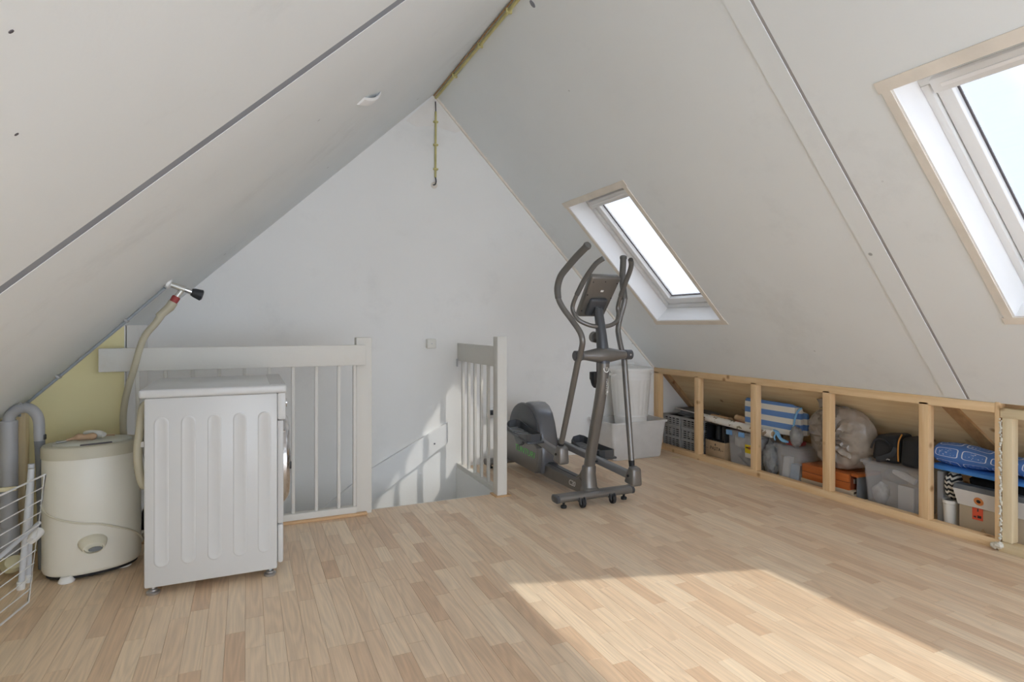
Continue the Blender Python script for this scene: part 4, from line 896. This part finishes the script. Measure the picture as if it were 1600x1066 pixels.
def lump(c, r, amp=.18, fq=3.0, sub=4, seed=0, ridge=0, flat_z=None, clampf=None):
    bm = bmesh.new(); bmesh.ops.create_icosphere(bm, subdivisions=sub, radius=1)
    off = Vector((seed * 7.3, seed * 3.1, seed * 5.7))
    for v in bm.verts:
        d = v.co.normalized(); k = 1 + amp * noise.noise(d * fq * .6 + off)
        if ridge: k += ridge * (abs(noise.noise(d * fq * 1.7 + off * 2)) - .25) + ridge * .5 * (abs(noise.noise(d * fq * 4 + off)) - .2)
        p = Vector((c[0] + d.x * r[0] * k, c[1] + d.y * r[1] * k, c[2] + d.z * r[2] * k))
        if flat_z is not None: p.z = max(p.z, flat_z)
        if clampf: p = clampf(p)
        v.co = p
    return MB().bm(bm)
bl = lump((3.03, 4.25, .145), (.225, .135, .138), .2, 3, 4, 2, .12, .009, lambda p: Vector((min(max(p.x, 2.80), 3.25), min(max(p.y, 4.125), 4.38), min(p.z, .262))))
tag(bl.build('blanket', 'contents_pale', angle=80), 'pale crumpled blankets inside the translucent white tub', 'blanket')
bn_ = thing('laundry_bin', 'white ribbed round bin with lid standing in the tub', 'bin', (3.04, 4.245, .26))
n_ = 96; rings = []
for z, r in ((.262, .128), (.268, .135), (.30, .1375), (.345, .142), (.352, .146), (.362, .142), (.37, .143), (.66, .168), (.668, .173), (.678, .169), (.69, .170), (.70, .174), (.71, .170), (.742, .173)):
    rib = .0035 if .365 < z < .665 else 0
    rings.append([Vector((3.04 + (r + (rib if k % 4 < 2 else 0)) * math.cos(2 * math.pi * k / n_), 4.245 + (r + (rib if k % 4 < 2 else 0)) * math.sin(2 * math.pi * k / n_), z)) for k in range(n_)])
MB().loft(rings).build('body', 'bin_white', bn_, angle=50)
ld = MB().lathe([(.178, .735), (.194, .737), (.196, .752), (.190, .762), (.172, .768), (.165, .764), (.10, .772), (.03, .776), (.002, .777)], 48, (3.04, 4.245, 0)).build('lid', 'bin_white', bn_)
MB().tube([(2.995, 4.245, .772), (3.0, 4.245, .788), (3.02, 4.245, .795), (3.06, 4.245, .795), (3.08, 4.245, .788), (3.085, 4.245, .772)], .008, 10, smooth_n=4).build('knob', 'bin_white', ld)
for sx in (-1, 1):
    MB().tube([(3.04 + sx * .165, 4.215, .715), (3.04 + sx * .205, 4.215, .705), (3.04 + sx * .205, 4.275, .705), (3.04 + sx * .165, 4.275, .715)], .006, 8, smooth_n=3).build('handle', 'bin_white', bn_)
pc_ = MB().prism([(3.30, 4.02), (3.345, 3.985), (3.395, 4.0), (3.37, 4.045), (3.33, 4.05)], lambda x, y: (x, y, .0), lambda x, y: (x, y, .003)); tag(pc_.build('paper_scrap', 'pale_y'), 'small yellowish paper scrap on the floor by the tub', 'paper')

# ------------------------------------------------------------------ things stored behind the knee wall
def crate(y0, y1, x0, x1, h, label):
    c = thing('folding_crate', label, 'crate', ((x0 + x1) / 2, (y0 + y1) / 2, 0), 'grey crates behind the first stud')
    part('dark_core', 'crate_inside', c, (x0 + .012, y0 + .012, .012), (x1 - .012, y1 - .012, h - .01), .002)  # solid near-black block fills the crate behind its slots
    part('base', 'crate_grey', c, (x0, y0, 0), (x1, y1, .016), .003)
    fr = MB()
    for a, b in ((h - .022, h), (.205, .228), (.105, .128)):
        fr.rbox((x0 - .003, y0 - .002, a), (x0 + .010, y1 + .002, b), .002, 1); fr.rbox((x1 - .010, y0 - .002, a), (x1 + .003, y1 + .002, b), .002, 1)
        fr.rbox((x0, y0 - .003, a), (x1, y0 + .010, b), .002, 1); fr.rbox((x0, y1 - .010, a), (x1, y1 + .003, b), .002, 1)
    fr.build('rim_band', 'crate_grey', c)
    for xx in (x0, x1 - .02):
        for yy in (y0, y1 - .02): part('corner_post', 'crate_grey', c, (xx, yy, .01), (xx + .02, yy + .02, h), .003)
    for kx, face in ((x0 + .001, 'front_grid'), ):
        gmb = MB(); W_ = y1 - y0 - .04
        for i in range(1, 4): yy = y0 + .02 + W_ * i / 4; gmb.box((kx, yy - .007, .014), (kx + .009, yy + .007, h - .02))
        for i in range(1, 15):
            z = .014 + (h - .034) * i / 15; gmb.box((kx, y0 + .02, z - .0045), (kx + .009, y1 - .02, z + .0045))
        g_ = gmb.build(face, 'crate_grey', c, smooth=False)
        part('grip', 'crate_grey', c, (kx - .002, y0 + .02 + W_ * .4, .150), (kx + .01, y0 + .02 + W_ * .6, .190), .002)
    gmb = MB(); L_ = x1 - x0 - .04
    for i in range(1, 7): xx = x0 + .02 + L_ * i / 7; gmb.box((xx - .006, y0 + .001, .014), (xx + .006, y0 + .01, h - .02))
    for i in range(1, 16): z = .014 + (h - .034) * i / 16; gmb.box((x0 + .02, y0 + .001, z - .0035), (x1 - .02, y0 + .01, z + .0035))
    gmb.build('side_grid', 'crate_grey', c, smooth=False)
    return c
crate(4.190, 4.425, 3.535, 3.83, .312, 'grey slotted crate touching the gable behind the knee wall')
crate(3.940, 4.175, 3.535, 3.83, .312, 'grey slotted crate between another crate and the wine-dark box')
bpy.data.objects['folding_crate.001']['label'] = 'grey slotted crate farther from the gable, behind a stud'
ty = thing('serving_tray', 'dark tray with a pale edge lying on the grey crates', 'tray', (3.70, 4.12, .313))
part('tray_base', 'contents_dark', ty, (3.60, 3.95, .313), (3.79, 4.30, .330), .004)
MB().hexa([(3.59, 3.95, .352), (3.78, 3.95, .352), (3.79, 4.33, .366), (3.60, 4.33, .366), (3.59, 3.95, .357), (3.78, 3.95, .357), (3.79, 4.33, .371), (3.60, 4.33, .371)]).build('upper_board', 'contents_dark', ty, smooth=False)
MB().hexa([(3.584, 3.95, .351), (3.592, 3.95, .351), (3.602, 4.33, .365), (3.594, 4.33, .365), (3.584, 3.95, .359), (3.592, 3.95, .359), (3.602, 4.33, .373), (3.594, 4.33, .373)]).build('pale_edge', 'card_white', ty, smooth=False)
part('tray_side', 'contents_dark', ty, (3.61, 3.96, .328), (3.77, 4.28, .356), .004)

pb = thing('pasta_box', 'brown cardboard box printed PASTA under the black box', 'box', (3.68, 3.79, 0))
part('carton', 'cardboard', pb, (3.565, 3.685, 0), (3.80, 3.905, .160), .002)
letters('PASTA', .042, frame((3.5642, 3.79, .098), (0, -1, 0), (0, 0, 1)), 'print_black', pb)
for y in (3.70, 3.875): MB().box((3.5640, y, .092), (3.566, y + .022, .095)).build('printed_rule', 'print_black', pb, smooth=False)
MB().prism([(math.cos(k * .7) * .008, math.sin(k * .7) * .010) for k in range(9)], lambda a, b: (3.5640, 3.79 + a, .132 + b), lambda a, b: (3.566, 3.79 + a, .132 + b)).build('printed_mark', 'print_black', pb)
MB().box((3.564, 3.72, .022), (3.566, 3.86, .026)).build('printed_rule', 'print_black', pb, smooth=False)
kb_ = thing('black_crate', 'black open-sided box stacked on the pasta carton', 'box', (3.68, 3.80, .161))
part('floor_panel', 'black_box', kb_, (3.575, 3.69, .161), (3.80, 3.905, .168), .002); part('roof_panel', 'black_box', kb_, (3.575, 3.69, .294), (3.80, 3.905, .302), .002)
part('side_panel', 'black_box', kb_, (3.575, 3.898, .168), (3.80, 3.905, .294), .002); part('side_panel', 'black_box', kb_, (3.575, 3.69, .168), (3.80, 3.697, .294), .002)
part('back_panel', 'black_box', kb_, (3.70, 3.697, .168), (3.80, 3.898, .294), .002)
for y in (3.76, 3.83): MB().tube([(3.64, y, .168), (3.64, y, .28)], [.028, .022], 12).build('bottle', 'black_plastic', kb_)

def clear_box(name, label, x0, x1, y0, y1, h, group=None, m='clear_plastic', lid=True, tp=.014):
    c = thing(name, label, 'storage box', ((x0 + x1) / 2, (y0 + y1) / 2, 0), group)
    open_tub('shell', m, c, x0 + tp, x1 - tp, y0 + tp, y1 - tp, 0, h - .02, tp - .004, .004, .006)
    if lid: part('lid', m, c, (x0 - .006, y0 - .006, h - .02), (x1 + .006, y1 + .006, h), .006)
    return c
t1 = clear_box('clip_box', 'clear box with blue clips and a yellow label', 3.565, 3.83, 3.325, 3.665, .285)
for y in (3.63, 3.50, 3.37): part('clip', 'blue_clip', t1, (3.552, y - .028, .245), (3.568, y + .028, .283), .004)
ly = part('yellow_label', 'label_yellow', t1, (3.566, 3.38, .130), (3.571, 3.47, .195), .001)
MB().box((3.5645, 3.39, .168), (3.567, 3.46, .178)).build('printed_bar', 'print_black', ly, smooth=False); MB().cyl((3.5645, 3.425, .173), (3.567, 3.425, .173), .014, 14).build('printed_disc', 'sticker_orange', ly)
lb2 = part('white_label', 'card_white', t1, (3.566, 3.38, .095), (3.571, 3.47, .129), .001)
tag(lump((3.69, 3.50, .075), (.09, .12, .068), .3, 4, 3, 5, .2, .006).build('bubble_wrap', 'bag_grey', angle=80), 'crumpled clear wrapping inside the box with blue clips', 'wrapping')
tag(MB().rbox((3.60, 3.36, .15), (3.80, 3.62, .25), .02, 2).build('folded_paper', 'contents_pale'), 'pale folded sheet stack inside the box with blue clips', 'paper')
bpy.data.objects['folded_paper'].location.z = 0

gw = thing('wrapping_roll', 'long roll of cream printed gift wrap lying across the boxes', 'gift wrap', (3.575, 3.6, .30))
p0, p1 = Vector((3.580, 3.945, .3410)), Vector((3.580, 3.215, .3170)); n_ = 20
axis = (p1 - p0).normalized(); ux = Vector((1, 0, 0)); uz = axis.cross(ux).normalized()
MB().loft([[p0.lerp(p1, i / 10) + (ux * math.cos(2 * math.pi * k / n_) + uz * math.sin(2 * math.pi * k / n_)) * .0295 for k in range(n_)] for i in range(11)]).build('paper', 'wrap_print', gw)
MB().tube([p1 - axis * .02, p1 + axis * .001], [.020, .020], 16).build('core', 'card_tube', gw)
ct = thing('cardboard_tube', 'brown cardboard tube lying on the black box', 'tube', (3.66, 3.82, .308))
MB().tube([(3.660, 3.93, .337), (3.645, 3.70, .337)], .028, 18).build('wall', 'card_tube', ct); MB().tube([(3.646, 3.712, .337), (3.644, 3.698, .337)], .029, 18).build('end_cap', 'cardboard', ct)
rp2 = thing('red_packet', 'small red packet beside the cardboard tubes', 'packet', (3.67, 3.60, .286))
MB().hexa([(3.63, 3.52, .286), (3.70, 3.52, .286), (3.71, 3.665, .286), (3.64, 3.665, .286), (3.635, 3.52, .335), (3.70, 3.52, .335), (3.71, 3.665, .345), (3.645, 3.665, .345)], .006, 2).build('pouch', 'sticker_red', rp2)
MB().tube([(3.632, 3.60, .30), (3.640, 3.60, .342)], .006, 6).build('seal', 'card_white', rp2)
c2_ = thing('cardboard_tube', 'short pale cardboard tube resting on the red packet', 'tube', (3.66, 3.58, .35))
MB().tube([(3.668, 3.655, .372), (3.655, 3.515, .362)], .026, 18).build('wall', 'card_tube', c2_); MB().tube([(3.669, 3.660, .3725), (3.668, 3.652, .3725)], .022, 16).build('end_disc', 'cardboard_pale', c2_)

# striped folded beach mat: a stack of folds seen at its end
sm_ = thing('beach_mat', 'folded blue and cream striped beach mat with cut end', 'mat', (3.66, 3.25, .32))
def fold_ring(y, x0, x1, z0, z1, k):
    o = []; uv_n = 24
    for a in range(uv_n):
        t = 2 * math.pi * a / uv_n; c_, s_ = math.cos(t), math.sin(t); e = 4
        o.append(Vector(((x0 + x1) / 2 + math.copysign(abs(c_) ** (2 / e), c_) * (x1 - x0) / 2 * k, y, (z0 + z1) / 2 + math.copysign(abs(s_) ** (2 / e), s_) * (z1 - z0) / 2 * k)))
    return o
def striped(mb_rings, name, parent, scale):
    m = MB().loft(mb_rings, True)
    for i, f in enumerate(m.f): m.uv[i] = [(0, (m.v[j].z - .28) * scale) for j in f]
    return m.build(name, 'stripe_cloth', parent, angle=60)
for i, (x0, x1, dz, ye) in enumerate(((3.610, 3.645, 0, 3.055), (3.640, 3.668, -.012, 3.030), (3.664, 3.690, -.03, 3.045), (3.688, 3.712, -.055, 3.015))):
    zt = .555 + dz
    striped([fold_ring(y, x0 + .02 * q, x1 + .02 * q, .318 + .0 * q, zt - .015 * q, k) for y, k, q in ((3.515, .9, .0), (3.505, 1, .0), (3.35, 1, .0), (3.2, 1, .1), (ye + .03, 1, .3), (ye, .9, .4))], 'fold', sm_, 12)
MB().tube([(3.612, 3.06, .33), (3.60, 3.045, .42), (3.62, 3.035, .50), (3.66, 3.03, .53)], .007, 8, smooth_n=4).build('binding', 'ribbon_blue', sm_)
rbn = thing('ribbon', 'light blue ribbon hanging over the storage boxes', 'ribbon', (3.59, 3.2, .29))
MB().tube([(3.600, 3.225, .345), (3.59, 3.185, .335), (3.585, 3.155, .300), (3.582, 3.12, .285), (3.60, 3.09, .278)], [.010, .018, .014, .020, .010], 8, smooth_n=4, flat=.5).build('tail', 'ribbon_blue', rbn)
MB().tube([(3.59, 3.185, .335), (3.580, 3.20, .30), (3.578, 3.19, .275)], [.008, .014, .010], 8, smooth_n=4, flat=.5).build('tail', 'ribbon_blue', rbn)

sb = lump((3.625, 3.262, .125), (.062, .060, .128), .15, 5, 4, 9, .30, 0); tag(sb.build('plastic_bag', 'bag_grey', angle=80), 'tall crumpled clear plastic bag between two clear boxes', 'bag')
t2 = clear_box('clear_box', 'clear lidless-looking box with papers under the striped mat', 3.565, 3.82, 2.972, 3.185, .255)
t2['label'] = 'small clear box with blue and white papers under the striped mat'
tag(MB().hexa([(3.590, 3.00, .012), (3.640, 3.00, .012), (3.640, 3.075, .012), (3.590, 3.075, .012), (3.605, 3.00, .125), (3.655, 3.00, .125), (3.655, 3.075, .125), (3.605, 3.075, .125)], .003, 1).build('blue_carton', 'contents_blue'), 'blue carton inside the small clear box', 'carton')
tag(MB().hexa([(3.590, 3.085, .012), (3.64, 3.085, .012), (3.64, 3.145, .012), (3.590, 3.145, .012), (3.60, 3.083, .165), (3.65, 3.083, .165), (3.65, 3.135, .165), (3.60, 3.135, .165)], .003, 1).build('white_carton', 'card_white'), 'white carton standing inside the small clear box', 'carton')
rd = MB().rbox((3.60, 3.02, .2555), (3.70, 3.12, .285), .008, 2); tag(rd.build('red_pouch', 'red_plastic'), 'dark red pouch on top of the small clear box', 'pouch')
gb_ = lump((3.578, 3.005, .332), (.038, .042, .076), .2, 3, 4, 11, .3, .256); tag(gb_.build('plastic_bag', 'bag_grey', angle=80), 'grey plastic bag squeezed between the striped mat and brown bag', 'bag')

lo_ = thing('flat_carton', 'low beige carton under the orange wooden case', 'box', (3.68, 2.75, 0)); part('carton', 'cardboard_pale', lo_, (3.565, 2.56, 0), (3.84, 2.955, .056), .002); part('lid_flap', 'cardboard_pale', lo_, (3.563, 2.56, .038), (3.842, 2.957, .0565), .002)
oc = thing('wooden_case', 'varnished orange-brown wooden case under the brown bag', 'case', (3.69, 2.77, .057))
part('case_base', 'case_wood', oc, (3.560, 2.592, .057), (3.80, 2.945, .105), .003); part('case_lid', 'case_wood', oc, (3.560, 2.592, .108), (3.80, 2.945, .160), .003)
part('case_core', 'case_end', oc, (3.563, 2.595, .10), (3.797, 2.942, .112), .001); part('end_board', 'case_end', oc, (3.575, 2.588, .062), (3.79, 2.594, .155), .002)
MB().rbox((3.60, 2.580, .098), (3.625, 2.590, .128), .002).build('clasp', 'zinc', oc); MB().rbox((3.70, 2.580, .098), (3.725, 2.590, .128), .002).build('clasp', 'zinc', oc)
tag(MB().rbox((3.585, 2.545, .0), (3.82, 2.557, .15), .003).build('case_spine', 'contents_dark'), 'narrow dark board beside the orange case', 'board')
bpy.data.objects['case_spine'].name = 'dark_board'
bs = thing('orange_board', 'thin orange board lying behind the tied brown bag', 'board', (3.66, 2.545, .152)); part('panel', 'case_wood', bs, (3.57, 2.535, .1505), (3.80, 2.584, .170), .003)

# big tied bag: creased radial folds gathered at a knot
def brown():
    bm = bmesh.new(); bmesh.ops.create_icosphere(bm, subdivisions=5, radius=1)
    kn = Vector((-.86, .10, -.05)).normalized(); kt = Vector((-.15, .62, .95)).normalized()
    for v in bm.verts:
        d = v.co.normalized(); k = 1.0; fs_ = 0
        for q, wgt in ((kn, 1.0), (kt, .8)):
            a = d.angle(q); t1_ = q.orthogonal().normalized(); t2_ = q.cross(t1_); ph_ = math.atan2(d.dot(t2_), d.dot(t1_))
            fall = math.exp(-(a / .85) ** 2) * min(1, a / .12)
            w1 = ph_ * 6.5 + 2.2 * noise.noise(d * 2.0 + q); w2 = ph_ * 13 + 3.5 * noise.noise(d * 3.1 - q)
            fd = wgt * fall * (.095 * (.35 - abs(math.sin(w1))) + .05 * (.4 - abs(math.sin(w2)))); k += fd; fs_ += fd
            k -= wgt * .085 * math.exp(-(a / .16) ** 2)
        k += .10 * noise.noise(d * 1.5 + Vector((3, 1, 2))) + .07 * (abs(noise.noise(d * 3.0)) - .2) + .03 * (abs(noise.noise(Vector((d.x, d.y * 2, d.z * 8)))) - .2)
        p = Vector((3.662 + d.x * .118 * k - (.30 * fs_ if d.x < .2 else 0), 2.722 + d.y * .235 * k, .378 + d.z * .222 * k))
        zr = 4.336 + .06 - 1.039 * p.x
        if p.z > zr - .012: p.x = (4.336 + .048 - p.z) / 1.039
        if p.x < 3.516: p.x = 3.516 + (p.x - 3.516) * .2
        p.z = max(p.z, .1608)
        if p.z < .295: p.y = max(p.y, 2.515 + .06 * (p.z - .16))
        v.co = p
    return MB().bm(bm)
bb = thing('refuse_bag', 'big brown-grey plastic bag tied and bulging between studs', 'bag', (3.65, 2.72, .16))
brown().build('sack', 'bag_brown', bb, angle=45)
MB().tube([(3.60, 2.80, .575), (3.598, 2.815, .605), (3.595, 2.82, .628)], [.035, .022, .030], 10, smooth_n=4).build('tied_neck', 'bag_brown', bb)

t3 = clear_box('clear_box', 'wide clear box with pale contents under the black camera bag', 3.555, 3.80, 2.150, 2.505, .282, tp=.020)
tag(MB().hexa([(3.60, 2.16 + .05, .012), (3.61, 2.16 + .05, .012), (3.61, 2.30, .012), (3.60, 2.30, .012), (3.60, 2.21, .16), (3.61, 2.21, .16), (3.61, 2.30, .16), (3.60, 2.30, .16)]).build('booklet', 'card_white', smooth=False), 'white booklet standing inside the wide clear box', 'booklet')
tag(lump((3.640, 2.43, .075), (.05, .045, .066), .25, 4, 3, 21, .15, .006).build('cloth_bundle', 'contents_pale', angle=80), 'pale crumpled bundle inside the wide clear box', 'bundle')
tag(lump((3.69, 2.36, .190), (.05, .075, .045), .2, 3, 3, 22, .1).build('grey_pouch', 'contents_dark', angle=80), 'grey pouch inside the wide clear box', 'pouch')
tag(MB().tube([(3.605, 2.33, .235), (3.600, 2.27, .225), (3.605, 2.20, .20)], [.012, .022, .018], 10, smooth_n=4).build('rolled_cloth', 'cloth_white'), 'white rolled cloth inside the wide clear box', 'cloth')
cb = thing('camera_bag', 'black padded camera bag lying on the wide clear box', 'bag', (3.66, 2.3, .283))
MB().hexa([(3.575, 2.285, .284), (3.775, 2.285, .284), (3.775, 2.465, .284), (3.575, 2.465, .284), (3.590, 2.290, .470), (3.745, 2.290, .470), (3.745, 2.445, .445), (3.590, 2.445, .445)], .035, 4).build('body', 'camera_bag', cb)
MB().hexa([(3.570, 2.175, .284), (3.77, 2.175, .284), (3.77, 2.28, .284), (3.570, 2.28, .284), (3.585, 2.165, .445), (3.745, 2.165, .445), (3.745, 2.275, .462), (3.585, 2.275, .462)], .030, 4).build('side_pocket', 'camera_bag', cb)
MB().tube([(3.572, 2.45, .36), (3.566, 2.42, .415), (3.568, 2.37, .425), (3.567, 2.33, .40)], .006, 8, smooth_n=4).build('pocket_seam', 'black_plastic', cb)
MB().tube([(3.575, 2.283, .31), (3.572, 2.283, .37), (3.58, 2.283, .43), (3.61, 2.283, .468)], .004, 8, smooth_n=4).build('piping', 'orange_piping', cb)
MB().rbox((3.563, 2.36, .300), (3.574, 2.41, .305), .001, 1).build('brand_stripe', 'orange_piping', cb)
MB().tube([(3.575, 2.30, .39), (3.560, 2.31, .35), (3.553, 2.345, .325), (3.550, 2.375, .308), (3.550, 2.40, .304)], [.012, .016, .019, .019, .016], 8, smooth_n=4, flat=.35).build('strap', 'black_plastic', cb)
MB().tube([(3.545, 2.315, .315), (3.541, 2.325, .318), (3.545, 2.335, .312)], .004, 6).build('strap_buckle', 'zinc', cb)

# far bay: blue printed roll, chevron cloth in a bin, carton with a white collar
ro = thing('printed_mat', 'blue mat printed with white diagrams rolled over the carton', 'mat', (3.64, 1.8, .36))
n_ = 28; rings = []
for i in range(13):
    y = 2.080 - i * .0575
    rings.append([Vector((3.645 + .085 * math.cos(2 * math.pi * k / n_) * (1 if i else .9), y, .403 + (.055 + .012 * math.sin(i * .8)) * math.sin(2 * math.pi * k / n_) - .006 * i / 12)) for k in range(n_)])
m_ = MB().loft(rings, True)
m_.build('roll', 'mat_print', ro, angle=60)
MB().hexa([(3.535, 1.40, .318), (3.72, 1.40, .318), (3.72, 2.085, .322), (3.535, 2.085, .322), (3.545, 1.40, .336), (3.72, 1.40, .336), (3.72, 2.085, .345), (3.545, 2.085, .345)], .006, 2).build('loose_edge', 'mat_blue_light', ro)
zb = thing('white_bin', 'narrow grey-white bin holding the chevron cloth', 'bin', (3.61, 2.01, 0))
open_tub('shell', 'off_white_plastic', zb, 3.565, 3.70, 1.985, 2.035, 0, .15, .004, .003, .003)
zc = lump((3.63, 2.008, .232), (.060, .034, .080), .18, 4, 4, 31, .12); tag(zc.build('chevron_bag', 'chevron_cloth', angle=80), 'black and cream chevron patterned cloth in the narrow bin', 'cloth')
gp = MB().rbox((3.60, 2.046, .0), (3.76, 2.080, .30), .006); tag(gp.build('box_file', 'crate_grey'), 'grey box file standing beside the chevron cloth', 'file')
cbx = thing('carton', 'tan carton with white collar and red sticker under the blue mat', 'box', (3.70, 1.72, 0))
part('carton_body', 'cardboard_pale', cbx, (3.575, 1.50, 0), (3.84, 1.950, .205), .002)
MB().hexa([(3.568, 1.48, .150), (3.584, 1.48, .150), (3.584, 1.953, .150), (3.568, 1.953, .150), (3.540, 1.47, .238), (3.552, 1.47, .238), (3.552, 1.964, .238), (3.540, 1.964, .238)]).build('white_collar', 'card_white', cbx, smooth=False)
MB().hexa([(3.541, 1.47, .238), (3.60, 1.47, .238), (3.60, 1.964, .238), (3.541, 1.964, .238), (3.556, 1.47, .262), (3.61, 1.47, .262), (3.61, 1.964, .262), (3.556, 1.964, .262)]).build('dark_rim', 'contents_dark', cbx, smooth=False)
stk = MB().lathe([(.001, 0), (.023, 0), (.023, .0015), (.001, .0015)], 20).xf(frame((3.5545, 1.845, .190), (0, -1, 0), (-.3, 0, 1))).build('round_sticker', 'sticker_orange', cbx)
MB().lathe([(.001, 0), (.010, 0), (.010, .0008), (.001, .0008)], 14).xf(frame((3.552, 1.845, .190), (0, -1, 0), (-.3, 0, 1))).build('sticker_mark', 'print_black', stk)
sq = MB().box((3.5725, 1.835, .085), (3.575, 1.885, .148)).build('red_sticker', 'sticker_red', cbx, smooth=False)
for y, z, a, b in ((1.842, .096, .018, .014), (1.866, .096, .012, .008), (1.855, .130, .006, .016)): MB().box((3.5718, y, z), (3.5728, y + a, z + b)).build('printed_mark', 'print_black', sq, smooth=False)
MB().prism([(1.80, .0), (1.865, .0), (1.835, .045)], lambda y, z: (3.5735, y, z + .001), lambda y, z: (3.575, y, z + .001)).build('printed_triangle', 'cardboard', cbx, smooth=False)
tag(lump((3.70, 1.72, .268), (.13, .245, .05), .2, 3, 4, 41, .1, .207, lambda p: Vector((max(p.x, 3.612), p.y, min(p.z, .317)))).build('black_fabric', 'black_cloth', angle=80), 'black fabric heaped in the carton under the blue mat', 'fabric')
wb = thing('plastic_parcel', 'white and red plastic parcel at the last stud', 'parcel', (3.56, 1.60, 0))
lump((3.60, 1.42, .075), (.06, .075, .07), .2, 4, 3, 51, .15, .001, lambda p: Vector((min(p.x, 3.572), p.y, p.z))).build('film', 'bag_grey', wb, angle=80)
MB().tube([(3.545, 1.47, .10), (3.54, 1.44, .125), (3.55, 1.40, .13)], [.008, .014, .010], 8, smooth_n=3).build('red_tape', 'sticker_red', wb)
